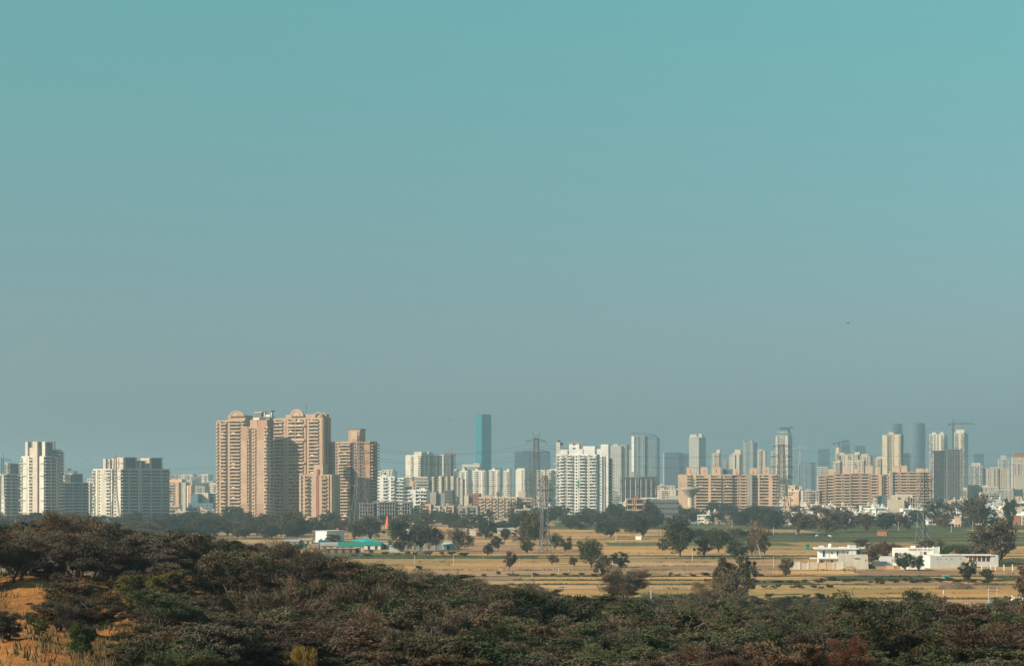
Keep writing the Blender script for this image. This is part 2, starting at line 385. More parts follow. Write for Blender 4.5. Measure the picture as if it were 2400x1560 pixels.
def build_fields():
    rnd = random.Random(3)
    for yf, yn, plots in FIELDS:
        d0, d1 = DG(yn), DG(yf); gap = (d1 - d0) * 0.03
        sub = []
        for a, b, m in plots:
            k = max(1, int((b - a) / rnd.uniform(130, 330))); cuts = [a] + sorted(a + (b - a) * (q + rnd.uniform(-.25, .25)) / k for q in range(1, k)) + [b]
            for q in range(k):
                mm = m if rnd.random() < .8 else rnd.choice({'f_gold': ['f_tan', 'f_olive'], 'f_tan': ['f_gold', 'f_brown'], 'f_brown': ['f_tan'], 'f_olive': ['f_gold', 'f_green'], 'f_green': ['f_dgreen', 'f_olive'], 'f_dgreen': ['f_green']}[m])
                sub.append((cuts[q], cuts[q + 1], mm))
        for a, b, m in sub:
            n = 12; V = []; sl = rnd.uniform(-6, 6)
            for k in range(n + 1):
                px = a + (b - a) * k / n
                for d, s in ((d0 + gap, 1), (d1 - gap, 1)):
                    x = X(px, (d0 + d1) / 2); V.append((x, d + gap * 2.6 * math.sin(x * 0.011 + yf), 0.05))
            V[0] = (V[0][0] + .6, *V[0][1:]); V[1] = (V[1][0] + .6, *V[1][1:])
            Fc = [(2 * k, 2 * k + 2, 2 * k + 3, 2 * k + 1) for k in range(n)]
            o = put('field', np_mesh('field', V, Fc, [M[m]])); tag(o, kind='structure'); q = rnd.uniform(.84, 1.14); o.color = (q, q * rnd.uniform(.97, 1.02), q * rnd.uniform(.92, 1.05), 1)
        BUNDS.append((d0, plots[0][0], plots[-1][1], yf, gap))
    # raised banks between the rows
    for d0, a, b, ph, gap in BUNDS:
        yf_ = ph; hw = max(0.5, gap * (0.55 if ph in (1345, 1351, 1360) else .3)); T = Tri(); n = 60; V = []; green = yf_ in (1225, 1240, 1256, 1296, 1303, 1345, 1351, 1360, 1391); hb = rnd.uniform(.2, .45) if green else rnd.uniform(.06, .14)
        for k in range(n + 1):
            px = a + (b - a) * k / n; x = X(px, d0); y = d0 + gap * 2.6 * math.sin(x * 0.011 + ph)
            h = hb * (0.8 + 0.4 * rnd.random())
            V += [(x, y - hw, -0.05), (x, y - hw * .4, h), (x, y + hw * .4, h), (x, y + hw, -0.05)]
        Fc = [(4 * k + j, 4 * k + 4 + j, 4 * k + 5 + j, 4 * k + 1 + j) for k in range(n) for j in range(3)]
        tag(put('field_bank', np_mesh('field_bank', V, Fc, [M['bund' if green else 'f_brown']])), kind='structure')
build_fields()

# ------------------------------------------------------------------ foliage meshes
def quads_from(c, dirn, up, L, Wd):
    """c, dirn, up: (n,3); L, Wd: (n,)"""
    side = np.cross(dirn, up); side /= np.linalg.norm(side, axis=1)[:, None] + 1e-9
    a = dirn * (L / 2)[:, None]; b = side * (Wd / 2)[:, None]
    V = np.stack([c - a - b * .5, c - a * .1 - b, c + a, c - a * .1 + b], axis=1).reshape(-1, 3)
    return V, np.arange(len(V)).reshape(-1, 4)

def unit(v): return v / (np.linalg.norm(v, axis=-1, keepdims=True) + 1e-9)

def clump_leaves(rs, centres, rad, flat, per, L, Wd, droop=0.0, tilt=0.6):
    n = len(centres) * per
    ci = np.repeat(np.arange(len(centres)), per)
    d = unit(rs.normal(size=(n, 3))); r = rs.random(n) ** 0.45
    off = d * (r * rad[ci])[:, None]; off[:, 2] *= flat
    c = centres[ci] + off
    out = unit(off + 0.25 * (centres[ci] - centres.mean(0)) + 1e-3)
    dirn = unit(out * np.array([1, 1, 0.5]) + rs.normal(size=(n, 3)) * 0.45 + np.array([0, 0, -droop]))
    up = unit(np.array([0, 0, 1.0]) + rs.normal(size=(n, 3)) * tilt)
    return quads_from(c, dirn, up, L * (0.6 + 0.8 * rs.random(n)), Wd * (0.6 + 0.8 * rs.random(n)))

def branch_path(p0, p1, rs, k=4, wob=0.12):
    L = np.linalg.norm(p1 - p0); out = []
    for i in range(k + 1):
        s = i / k; q = p0 + (p1 - p0) * s; q = q + rs.normal(size=3) * wob * L * math.sin(math.pi * s) * 0.6
        q[2] += L * 0.10 * math.sin(math.pi * s); out.append(q)
    return out

def thorn_tree(seed, height=5.0, width=7.0, per=70, dens=1.0, stems=3, twiggy=False, low=0.35):
    """open flat-layered thorn tree: crooked limbs, horizontal sprays of fine leaves"""
    rs = np.random.RandomState(seed); T = Tri(); cent = []; rad = []
    for s in range(stems):
        base = np.array([rs.uniform(-.25, .25), rs.uniform(-.25, .25), -0.3])
        fork = np.array([rs.uniform(-.7, .7), rs.uniform(-.7, .7), height * rs.uniform(.22, .36)])
        r0 = 0.13 if stems > 1 else 0.2
        T.tube(branch_path(base, fork, rs, 3), [r0, r0 * .9, r0 * .8, r0 * .7], 6, cap=False)
        nl = int(round(rs.randint(4, 6)))
        for l in range(nl):
            a = 2 * math.pi * (l / nl + s / (stems * nl)) + rs.uniform(-.4, .4)
            rr = width / 2 * rs.uniform(.35, .82)
            tip = np.array([rr * math.cos(a), rr * math.sin(a), height * (rs.uniform(low + .1, .93) if rr > width * .28 else rs.uniform(.75, .97))])
            path = branch_path(fork, tip, rs, 4)
            T.tube(path, [r0 * .62, r0 * .5, r0 * .4, r0 * .28, r0 * .12], 5, cap=False)
            for q in range(rs.randint(3, 6)):
                st = path[rs.randint(1, 5)]; aa = a + rs.uniform(-1.2, 1.2); d = rs.uniform(.5, 1.3) * width / 7
                e = st + np.array([d * math.cos(aa), d * math.sin(aa), rs.uniform(-.15, .45)])
                T.tube(branch_path(st, e, rs, 2), [r0 * .22, r0 * .14, r0 * .06], 4, cap=False)
                cent.append(e); rad.append(rs.uniform(.45, .95) * width / 7)
                if rs.random() < .55:
                    cent.append(e + rs.normal(size=3) * np.array([.5, .5, .16])); rad.append(rs.uniform(.35, .7) * width / 7)
    cent = np.array(cent); rad = np.array(rad)
    cent[:, 2] = np.clip(cent[:, 2], height * .12, height)
    if twiggy:
        V, Fc = clump_leaves(rs, cent, rad * 1.1, 0.7, int(per * dens), 0.42, 0.028, -0.4, 1.5)
    else:
        V, Fc = clump_leaves(rs, cent, rad, 0.42, int(per * dens), 0.24, 0.055, 0.12, 0.7)
    return np_mesh('crown', V, Fc, [M['leaf']]), T.mesh('trunk', [M['bark']])

def round_tree(seed, height=10.0, width=11.0, per=60, leaf=0.6, trunk_h=0.22, lobes=34, pale=False):
    """broad dense tree seen from far: a crown of uneven leafy lobes over a short forked trunk"""
    rs = np.random.RandomState(seed); T = Tri(); cent = []; rad = []
    ch = height * (1 - trunk_h); cz = height * trunk_h + ch * .5
    nb = rs.randint(3, 5); big = [(rs.uniform(-.22, .22) * width, rs.uniform(-.22, .22) * width, cz + rs.uniform(-.1, .12) * ch) for _ in range(nb)]
    for k in range(lobes):
        b = big[k % nb]; d = unit(rs.normal(size=3)); 
        c = np.array([b[0] + d[0] * width * .27, b[1] + d[1] * width * .27, b[2] + d[2] * ch * .30])
        cent.append(c * np.array([1, 1, 1]) + rs.normal(size=3) * width * .035); rad.append(width * rs.choice([.08, .11, .14, .17]))
    cent = np.array(cent); rad = np.array(rad)
    top = np.array([0, 0, height * trunk_h]); bp = M['bark_pale'] if pale else M['bark']; r0 = width * .028
    T.tube([(0, 0, -.3), (rs.uniform(-.2, .2), 0, height * trunk_h * .5), tuple(top)], [r0 * 1.2, r0, r0 * .9], 7, cap=False)
    for c in cent[::3]:
        T.tube(branch_path(top, c, rs, 3), [r0 * .6, r0 * .45, r0 * .3, r0 * .12], 5, cap=False)
    V, Fc = clump_leaves(rs, cent, rad, 0.72, per, leaf, leaf * .55, 0.1, 0.9)
    return np_mesh('crown', V, Fc, [M['leaf']]), T.mesh('trunk', [bp])

def bare_tree(seed, height=11.0, width=7.0):
    """nearly leafless tall tree with a pale leaning trunk and a haze of twigs"""
    rs = np.random.RandomState(seed); T = Tri(); cent = []; rad = []
    fork = np.array([-width * .10, 0, height * .42])
    T.tube([(width * .08, 0, -.3), (width * .03, 0, height * .2), tuple(fork)], [.30, .24, .18], 7, cap=False)
    for l in range(12):
        a = rs.uniform(0, 2 * math.pi); rr = width * rs.uniform(.15, .5)
        tip = np.array([rr * math.cos(a), rr * math.sin(a), height * rs.uniform(.55, 1.0)])
        p = branch_path(fork, tip, rs, 4); T.tube(p, [.13, .1, .08, .05, .02], 5, cap=False)
        for q in range(5):
            st = p[rs.randint(1, 5)]; e = st + rs.normal(size=3) * np.array([1.0, 1.0, .9]); T.tube([st, (st + e) / 2 + rs.normal(size=3) * .12, e], [.05, .03, .015], 4, cap=False)
            cent.append(e); rad.append(rs.uniform(.7, 1.3))
    V, Fc = clump_leaves(rs, np.array(cent), np.array(rad), 1.0, 45, 0.8, 0.09, -0.5, 1.5)
    return np_mesh('crown', V, Fc, [M['leaf']]), T.mesh('trunk', [M['bark_pale']])

THORN = [thorn_tree(11 + i, 5.0 + 0.3 * (i % 3), 7.0, 230, 1.0, 3 + i % 2) for i in range(7)]
TWIG = [thorn_tree(41 + i, 4.6, 6.4, 230, 1.0, 3, True, 0.2) for i in range(4)]
BUSH = [thorn_tree(71 + i, 2.6, 4.6, 170, 1.0, 4, False, 0.0) for i in range(3)]
ROUND = [round_tree(101 + i, 10, 12.6, 120, 0.55, 0.03 + 0.03 * (i % 3), 42 + 3 * i) for i in range(6)]
TALLR = [round_tree(131 + i, 12, 9, 110, 0.6, 0.15, 44) for i in range(3)]
BARE = bare_tree(161)
# hundreds of quads each where only a few pixels show
FARR = [round_tree(181 + i, 10, 12, 26, 1.15, 0.12, 22) for i in range(5)]

def size_of(me):
    co = np.empty(len(me.vertices) * 3, dtype=np.float32); me.vertices.foreach_get('co', co); co = co.reshape(-1, 3)
    return float(np.percentile(np.hypot(co[:, 0], co[:, 1]), 97) * 2), float(np.percentile(co[:, 2], 99.3))
_SZ = {}
def plant(name, cat, variant, x, y, z, w, h, w0, h0, col, rz, group):
    """one tree: Empty at its base > crown, trunk"""
    if variant[0].name not in _SZ: _SZ[variant[0].name] = size_of(variant[0])
    w0, h0 = _SZ[variant[0].name]
    root = empty(name, (x, y, z), rz); root.scale = (w / w0, w / w0, h / h0)
    c = put('crown', variant[0], root); c.color = (*col, 1)
    t = put('trunk', variant[1], root); t.color = (*col, 1)
    tag(root, cat=cat, group=group); return root

# canopy line of the near scrub as the photograph shows it (px, row)
SIL = [(-100, 1196), (0, 1202), (60, 1208), (120, 1202), (200, 1188), (250, 1206), (300, 1222), (350, 1240), (400, 1238), (450, 1242), (520, 1242), (560, 1244), (620, 1254),
       (660, 1276), (700, 1272), (760, 1280), (800, 1298), (850, 1312), (900, 1314), (950, 1330), (1000, 1342), (1060, 1328), (1130, 1316), (1180, 1328), (1230, 1346),
       (1290, 1384), (1350, 1394), (1420, 1390), (1500, 1402), (1560, 1396), (1620, 1386), (1680, 1396), (1760, 1392), (1850, 1376), (1900, 1392), (1960, 1380), (2020, 1376), (2080, 1390),
       (2150, 1384), (2200, 1398), (2250, 1424), (2300, 1432), (2330, 1404), (2400, 1384), (2500, 1390)]
def sil(px): return float(np.interp(px, [s[0] for s in SIL], [s[1] for s in SIL]))

# openings in the scrub where the orange ground shows: px0, px1, row0, row1 (of the ground itself)
CLEAR = [(-60, 130, 1372, 1640), (165, 330, 1508, 1640), (268, 298, 1390, 1425), (450, 470, 1385, 1402), (490, 530, 1455, 1472)]
GREENS = [(0.060, 0.064, 0.037), (0.050, 0.060, 0.034), (0.078, 0.071, 0.045)]
BROWNS = [(0.094, 0.070, 0.054), (0.084, 0.068, 0.056), (0.104, 0.069, 0.052)]
FOREST = []
def scrub():
    rnd = random.Random(21); placed = []; n_t = n_b = 0
    D = 98.0
    while D < 455:
        crown = 5.4 if D < 140 else 6.8; step_y = crown * (0.80 if D < 200 else 1.0 if D < 300 else 1.25)
        px = -140.0 + rnd.uniform(0, 60)
        while px < 2540:
            mp = D / F; d = D + rnd.uniform(-.5, .5) * step_y; x = X(px, d); z = hill_z(x, d)
            w = rnd.uniform(5.4, 9.2) * (0.8 if D < 125 else 1); h = rnd.choice([2.7, 3.4, 4.2, 5.0, 5.8]) * rnd.uniform(.88, 1.1) * (0.66 if D < 125 else 1); w *= .75 + .06 * h
            gy = Y0 + (H - z) * F / d
            px += w * F / d * rnd.uniform(.78, 1.12)
            cx = 1200 + x * F / d
            if any(a <= cx <= b and c <= gy <= e for a, b, c, e in CLEAR): continue
            # crowns that would hide a clearing nearer the back are left out too
            if d > 290 and cx > 1250: h = rnd.uniform(3.6, 6.2)
            ty = gy - h * F / d; s = sil(cx) + (rnd.uniform(-14, 24) if cx < 1250 else rnd.uniform(-12, 16)); half = w * F / d * .4
            s = max(s, sil(cx - half) - 6, sil(cx + half) - 6) if D > 150 else s
            hw_ = w * F / d * .26
            if any(cx + hw_ > a and cx - hw_ < b and ty < e - 20 and gy > c + 10 for a, b, c, e in CLEAR): continue
            if cx < 20 and d < 150: continue
            if 160 < d < 300 and cx < 1320 and ty > s:
                h = min(6.3, max(h, (gy - s) * d / F * rnd.uniform(.72, .98))); ty = gy - h * F / d
            if ty < s:
                h = (gy - s) * d / F * rnd.uniform(.92, 1.10)
                if h < 1.5: continue
                w = min(w, h * 2.2)
            if gy - h * F / d > 1575: continue
            # hidden behind the crest: skip ground far below the visible canopy
            vis = [q for q in placed if abs(q[0] - cx) < q[2] * .5 and q[1] < gy - h * F / d - 14 and q[3] < d]
            if len(vis) > 3: continue
            placed.append((cx, gy - h * F / d, w * F / d, d))
            brown_p = 0.62 if cx < 720 else 0.40 if cx < 1250 else 0.30
            dry = rnd.random() < (0.30 if cx < 1250 else .17); br = rnd.random() < brown_p
            col = rnd.choice(BROWNS if br else GREENS); k = rnd.choice((.66, .85, 1.0, 1.2, 1.5)) * rnd.uniform(.92, 1.08); col = tuple(c * k for c in col)
            if dry: col = tuple(c * 1.25 for c in rnd.choice(BROWNS))
            FOREST.append((x, d, z - .15, w, h, col, dry, br, cx, gy))
        D += step_y
    # low bushes that fill the near slope under and between the trees
    for k in range(240):
        d = rnd.uniform(89, 124); cx = rnd.uniform(330, 2480)
        if k > 150: d = rnd.uniform(126, 176); cx = rnd.uniform(-60, 420)
        x = X(cx, d); z = hill_z(x, d); gy = Y0 + (H - z) * F / d
        w = rnd.uniform(2.6, 4.6); h = rnd.uniform(1.5, 2.4); br = rnd.random() < (.5 if cx < 1250 else .3)
        if gy - h * F / d > 1572 or any(abs(x - q[0]) < 1.3 and abs(d - q[1]) < 1.3 for q in FOREST): continue
        if any(a < cx < b and gy - h * F / d < e - 15 for a, b, c, e in CLEAR): continue
        col = tuple(c * rnd.uniform(.8, 1.25) for c in rnd.choice(BROWNS if br else GREENS))
        FOREST.append((x, d, z - .15, w, h, col, rnd.random() < .12, br, cx, gy))
    return
scrub()
if len(FOREST) > 330:
    pass
def scrub_build():
    rnd = random.Random(5)
    lim = 292
    # nearest first, so that the largest ones are the individuals
    by = sorted(FOREST, key=lambda t: t[1])
    for i, (x, d, z, w, h, col, dry, br, cx, gy) in enumerate(by):
        if dry: v = TWIG[rnd.randrange(len(TWIG))]; w0, h0 = 6.4, 4.6; nm, head, g = 'leafless_shrub', 'leafless brown thorn shrub', 'leafless shrubs in the hillside scrub'
        elif h < 2.6: v = BUSH[rnd.randrange(len(BUSH))]; w0, h0 = 4.6, 2.6; nm, head, g = 'thorn_bush', ('brownish' if br else 'green') + ' low bush', 'low bushes in the hillside scrub'
        else: v = THORN[rnd.randrange(len(THORN))]; w0, h0 = 7.0, 5.2; nm, head, g = ('acacia_tree', 'brownish flat-crowned acacia', 'brownish acacias of the hillside scrub') if br else ('thorn_tree', 'dark green thorn tree', 'green thorn trees of the hillside scrub')
        o = plant(nm, 'tree' if nm.endswith('tree') else 'shrub', v, x, d, z, w, h, w0, h0, col, rnd.uniform(0, 6.28), g)
        row = 'at the bottom edge, below' if d < 118 else 'in nearer scrub, below' if d < 165 else 'in middle scrub, below' if d < 240 else 'in farther scrub, below' if d < 340 else 'at scrub edge, below'
        auto_label(o, cx, head, row)
scrub_build()
print('scrub plants', len(FOREST))
# ------------------------------------------------------------------ buildings
class Bld:
    """A building with its near corner (front-right) at px xc, distance D; the front is turned phi degrees to the left.
    Widths along the front and the side are given in photograph pixels, heights as photograph rows."""
    def __init__(s, name, label, xc, D, phi=0.0, cat='apartment block', group=None, join=False, wall='white', slab=None, glass='glass', fh=3.15, base=0.0):
        s.D, s.mp, s.xc, s.phi, s.join = D, D / F, xc, R(phi), join
        s.root = tag(empty(name, (X(xc, D), D, base), -s.phi), label, cat, group)
        s.wall, s.slab, s.glass, s.fh = wall, slab or wall, glass, fh; s.base = base
        s.acc = {}; s.rnd = random.Random(int(xc * 3 + D))
    def U(s, px): k = (px - 1200) / F; return (k * s.D - X(s.xc, s.D)) / (math.cos(s.phi) + k * math.sin(s.phi))
    def V(s, px): k = (px - 1200) / F; return max(4.0, min(70.0, (k * s.D - X(s.xc, s.D)) / max(.05, math.sin(s.phi) - k * math.cos(s.phi))))
    def z(s, row): return Z(row, s.D) - s.base
    def part(s, name, boxes, mats, at=(0, 0, 0), rz=0.0, single=False):
        """boxes relative to at; joined by kind when the building is too small in the picture"""
        if s.join and not single:
            c, sn = math.cos(rz), math.sin(rz)
            a = s.acc.setdefault((name, tuple(mats)), [])
            for b in boxes:
                x = [b[0], b[1]]; y = [b[2], b[3]]
                P = [(c * i - sn * j + at[0], sn * i + c * j + at[1]) for i in x for j in y]
                a.append((min(p[0] for p in P), max(p[0] for p in P), min(p[1] for p in P), max(p[1] for p in P), b[4] + at[2], b[5] + at[2], b[6]))
            return
        return put(name, boxes_mesh(name, boxes, [M[m] for m in mats]), s.root, at, rz)
    def done(s):
        for (name, mats), bx in s.acc.items():
            V, Fc, Mi = box_arrays(bx); o = put(name, np_mesh(name, V, Fc, [M[m] for m in mats], Mi), s.root)
            if len(bx) > 1: o['kind'] = 'stuff'
        s.acc = {}; return s.root
    def facade(s, ox, oy, rz, width, bays, z0, z1, n=None, proud=0.7):
        """bays: list of (code, weight), left to right"""
        tot = sum(w for _, w in bays); n = n or max(1, round((z1 - z0) / s.fh)); fh = (z1 - z0) / n
        c, sn = math.cos(rz), math.sin(rz); u = 0.0
        def at(u, z): return (ox + c * u, oy + sn * u, z)
        for code, w in bays:
            bw = w / tot * width; e = 0.004; wm = s.wall
            if code[0] in 'wxyo':
                m = {'w': s.wall, 'x': 'offwhite', 'y': 'peach2', 'o': 'salmonlight'}[code[0]]; pr = proud + (0.5 if len(code) > 1 and code[1] == '+' else 0)
                s.part('pier', [(0, bw - e, -pr, -0.01, 0, z1 - z0 + 0.4, 0)], [m], at(u, z0), rz)
            elif code[0] == 'f':
                s.part('fin', [(bw * .3, bw * .7, -proud - 1.0, -0.01, 0, z1 - z0 + 0.5, 0)], [s.slab], at(u, z0), rz)
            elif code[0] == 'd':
                s.part('recess_shade', [(0, bw - e, -.06, -0.01, 0, z1 - z0, 0)], ['void'], at(u, z0), rz)  # flat dark strip; the shade of a recess is put into its colour
            elif code[0] == 'g':
                for k in range(n):
                    s.part('glazing', [(0, bw - e, -.08, -.01, .35, fh, 0), (0, bw - e, -.18, -.01, 0, .35, 1)], [s.glass, s.slab], at(u, z0 + k * fh), rz)
            elif code[0] in 'nm':
                nn = 2 if (len(code) > 1 and code[1] == '2') else 1
                for k in range(n):
                    bx = []
                    for q in range(nn):
                        cxx = bw * (q + .5) / nn; hw = min(.75, bw / nn * .3); hh = .6 if code[0] == 'm' else .75
                        bx += [(cxx - hw, cxx + hw, -.05, -.01, fh * .5 - hh, fh * .5 + hh, 0), (cxx - hw - .2, cxx + hw + .2, -.5, -.01, fh * .5 + hh, fh * .5 + hh + .12, 1),
                               (cxx - hw - .1, cxx + hw + .1, -.16, -.01, fh * .5 - hh - .1, fh * .5 - hh, 1)]
                    s.part('window', bx, ['glass', wm], at(u, z0 + k * fh), rz)
            elif code[0] in 'brB':
                dp = 1.7 if code[0] != 'B' else 2.3
                for k in range(n):
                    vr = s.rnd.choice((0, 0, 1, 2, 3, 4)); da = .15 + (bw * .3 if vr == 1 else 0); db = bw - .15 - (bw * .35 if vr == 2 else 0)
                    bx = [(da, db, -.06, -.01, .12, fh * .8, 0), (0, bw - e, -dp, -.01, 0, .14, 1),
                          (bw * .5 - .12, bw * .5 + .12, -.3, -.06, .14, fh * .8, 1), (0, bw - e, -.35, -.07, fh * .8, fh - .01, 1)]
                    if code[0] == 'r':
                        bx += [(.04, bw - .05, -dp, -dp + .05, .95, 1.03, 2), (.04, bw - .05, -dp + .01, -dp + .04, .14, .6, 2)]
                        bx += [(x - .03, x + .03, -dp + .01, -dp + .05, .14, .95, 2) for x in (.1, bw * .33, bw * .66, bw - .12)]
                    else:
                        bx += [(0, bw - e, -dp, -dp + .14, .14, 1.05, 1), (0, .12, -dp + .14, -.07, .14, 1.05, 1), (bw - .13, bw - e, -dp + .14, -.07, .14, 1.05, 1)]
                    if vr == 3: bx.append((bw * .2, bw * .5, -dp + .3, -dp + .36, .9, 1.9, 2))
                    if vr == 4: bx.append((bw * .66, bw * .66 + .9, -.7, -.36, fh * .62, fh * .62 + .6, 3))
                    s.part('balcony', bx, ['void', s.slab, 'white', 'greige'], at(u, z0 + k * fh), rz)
            elif code[0] == 's':
                for k in range(n + 1):
                    if k < n: s.part('glazing', [(0, bw - e, -.12, -.01, .3, fh - .01, 0)] + [(x - .08, x + .08, -.2, -.12, .3, fh - .01, 1) for x in np.linspace(bw * .2, bw * .8, max(2, int(bw / 4)))], [s.glass, s.slab], at(u, z0 + k * fh), rz)
                    s.part('floor_slab', [(0, bw - e, -2.0, -.01, -.12, .34, 0)], ['bright' if s.slab == 'white' else s.slab], at(u, z0 + k * fh), rz)  # grazing sunlight on white slab edges is put into this brighter white
                    if k < n: s.part('railing', [(.1, bw - .1, -1.95, -1.9, .34, .9, 0)], ['glass'], at(u, z0 + k * fh), rz)
            elif code[0] == 'h':      # banded: continuous parapet bands with a dark gap
                for k in range(n):
                    s.part('balcony', [(0, bw - e, -.06, -.01, 1.0, fh, 0), (0, bw - e, -1.5, -.07, 0, 1.35, 1)] +
                           [(x - .2, x + .2, -.9, -.06, 1.35, fh - .01, 1) for x in np.linspace(1, max(1.1, bw - 1), max(2, int(bw / 5)))], ['void', s.slab], at(u, z0 + k * fh), rz)
            u += bw
    def block(s, a, b, top, depth, v=0.0, bottom=None, front=None, side=None, wall=None, n=None, parapet=True, part='wall', metres=False, left=None):
        """a, b in px along the front (or metres); top/bottom rows"""
        x0, x1 = (a, b) if metres else (s.U(a), s.U(b))
        z1 = s.z(top); z0 = -0.5 if bottom is None else s.z(bottom); wl = wall or s.wall
        if x1 - x0 < .3: x1 = x0 + .3
        s.part(part, [(x0, x1, v, v + depth, z0, z1, 0)], [wl], single=True)
        if parapet:
            s.part('parapet', [(x0, x1, v, v + .25, z1, z1 + .9, 0), (x1 - .25, x1, v + .25, v + depth - .25, z1, z1 + .9, 0),
                               (x0, x0 + .25, v + .25, v + depth - .25, z1, z1 + .9, 0), (x0, x1, v + depth - .25, v + depth, z1, z1 + .9, 0)], [wl])
        zf = max(z0, 0)
        keep = s.wall; s.wall = wl
        if front: s.facade(x0, v, 0, x1 - x0, front, zf, z1, n)
        if side: s.facade(x1, v, R(90), depth, side, zf, z1, n)
        s.wall = keep
        return x0, x1, z1
    def tank(s, x, y, z, r=1.0, h=1.7, m='tank'):
        T = Tri(); T.lathe([(r, 0), (r, h * .8), (r * .55, h), (r * .2, h * 1.05)], 10)
        key = ('tank', r, h, m)
        if key not in _CACHE: _CACHE[key] = T.mesh('water_tank', [M[m]], False)
        put('water_tank', _CACHE[key], s.root, (x, y, z))
    def arch(s, a, b, row_base, row_top, v, thick=1.2, wall='peach', ring='peachlight', solid=True):
        x0, x1 = s.U(a), s.U(b); cx, r = (x0 + x1) / 2, (x1 - x0) / 2; zb = s.z(row_base); sc = (s.z(row_top) - zb) / r
        T = Tri(); n = 20
        if solid:
            fr = [(cx + r * .86 * math.cos(math.pi * k / n), v + .35, zb + r * .86 * sc * math.sin(math.pi * k / n)) for k in range(n + 1)]
            bk = [(p[0], v + thick, p[2]) for p in fr]
            T.add(fr + bk, [tuple(range(n + 1)), tuple(range(2 * n + 1, n, -1))] + [(k + 1, k, n + 1 + k, n + 2 + k) for k in range(n)], 0)
            T.box(cx - r * .35, cx + r * .35, v + .15, v + .35, zb + r * .1, zb + r * .35, 1)
        o = [(cx + r * math.cos(math.pi * k / n), zb + r * sc * math.sin(math.pi * k / n)) for k in range(n + 1)]
        i = [(cx + r * .84 * math.cos(math.pi * k / n), zb + r * .84 * sc * math.sin(math.pi * k / n)) for k in range(n + 1)]
        vs = [(p[0], v, p[1]) for p in o] + [(p[0], v, p[1]) for p in i] + [(p[0], v + thick, p[1]) for p in o] + [(p[0], v + thick, p[1]) for p in i]; m = n + 1
        fs = []
        for k in range(n): fs += [(k, k + 1, m + k + 1, m + k), (2 * m + k + 1, 2 * m + k, 3 * m + k, 3 * m + k + 1), (k + 1, k, 2 * m + k, 2 * m + k + 1), (m + k, m + k + 1, 3 * m + k + 1, 3 * m + k)]
        T.add(vs, fs, 1)
        put('arch', T.mesh('arch', [M[wall], M[ring]]), s.root)
    def skeleton(s, a, b, top, depth, v=0.0, ncol=8, n=None, mat='grey', cols=True, bottom=None, sides=3):
        """bare concrete frame: slabs on columns with unlit rooms behind"""
        x0, x1 = s.U(a), s.U(b); z1 = s.z(top); z0 = 0 if bottom is None else s.z(bottom); n = n or max(1, round((z1 - z0) / s.fh)); fh = (z1 - z0) / n
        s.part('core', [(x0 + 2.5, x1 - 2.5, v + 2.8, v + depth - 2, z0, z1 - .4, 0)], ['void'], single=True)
        for k in range(n + 1):
            s.part('floor_slab', [(x0 - .3, x1 + .3, v - .3, v + depth, -.15, .3, 0)], [mat], (0, 0, z0 + k * fh))
        w = min(.7, (x1 - x0) / ncol * .28)
        for k in range(ncol + 1):
            x = x0 + (x1 - x0) * k / ncol
            s.part('column', [(-w / 2, w / 2, 0, .7, 0, z1 - z0 + (1.6 if k % 2 else .8), 0)], [mat], (x, v + .05, z0))
        for k in range(1, sides + 1): s.part('column', [(-.5, 0, -.3, .3, 0, z1 - z0 + .7, 0)], [mat], (x1, v + depth * k / (sides + .2), z0))
        rnd = random.Random(int(s.xc) + n)
        for k in range(n):
            for q in range(ncol):
                if rnd.random() < .22:
                    xa = x0 + (x1 - x0) * q / ncol + w; xb = x0 + (x1 - x0) * (q + 1) / ncol - w
                    s.part('infill', [(xa, xb, v + 1.2, v + 1.4, z0 + k * fh + .3, z0 + k * fh + fh * rnd.choice([.45, .85]), 0)], [rnd.choice([mat, 'brick', 'greige'])], (0, 0, 0)) if s.join else None

def crane(label, px, D, row_top, row_base, jib_px0, jib_px1, mat='steel', lift=0.0):
    root = tag(empty('tower_crane', (X(px, D), D, Z(row_base, D))), label, 'crane', 'tower cranes on the skyline')
    h = Z(row_top, D) - Z(row_base, D); mp = D / F; T = Tri(); w = 1.1
    for sx in (-w, w):
        for sy in (-w, w): T.box(sx - .25, sx + .25, sy - .25, sy + .25, 0, h * .86)
    k = 0; st = 3.0
    while k * st < h * .84:
        T.tube([(-w, -w, k * st), (w, -w, (k + 1) * st)], .16, 4); T.tube([(w, -w, k * st), (-w, -w, (k + 1) * st)], .16, 4); k += 1
    put('mast', T.mesh('mast', [M[mat]]), root)
    zj = h * .86; a, b = (jib_px0 - px) * mp, (jib_px1 - px) * mp; T = Tri()
    up = lift * abs(b)
    T.tube([(0, 0, zj), (b, 0, zj + up)], .45, 5); T.tube([(0, 0, zj + 2), (b, 0, zj + up + .4)], .25, 5)
    n = max(4, int(abs(b) / 4))
    for q in range(n): T.tube([(b * q / n, 0, zj + up * q / n), (b * (q + .5) / n, 0, zj + 1.8 + up * q / n)], .15, 4)
    put('jib', T.mesh('jib', [M[mat]]), root)
    T = Tri(); T.tube([(0, 0, zj), (a, 0, zj)], .5, 5); T.box(a - 1.4, a + 1.4, -1, 1, zj - 2.2, zj + .3); put('counter_jib', T.mesh('counter_jib', [M[mat]]), root)
    T = Tri(); T.tube([(0, 0, zj), (0, 0, h)], [.8, .3], 5); T.tube([(0, 0, h), (b * .7, 0, zj + up * .7 + 1)], .12, 4); T.tube([(0, 0, h), (a, 0, zj)], .12, 4); put('tower_peak', T.mesh('tower_peak', [M[mat]]), root)
    return root

# ---- left group of white towers with dark glass
TG = 'white and dark-glass residential towers on the left'
def white_glass(label, xc, D, phi, xl, xr, top, front, side_n, roofs, slabtop=None, ctop=None):
    pass

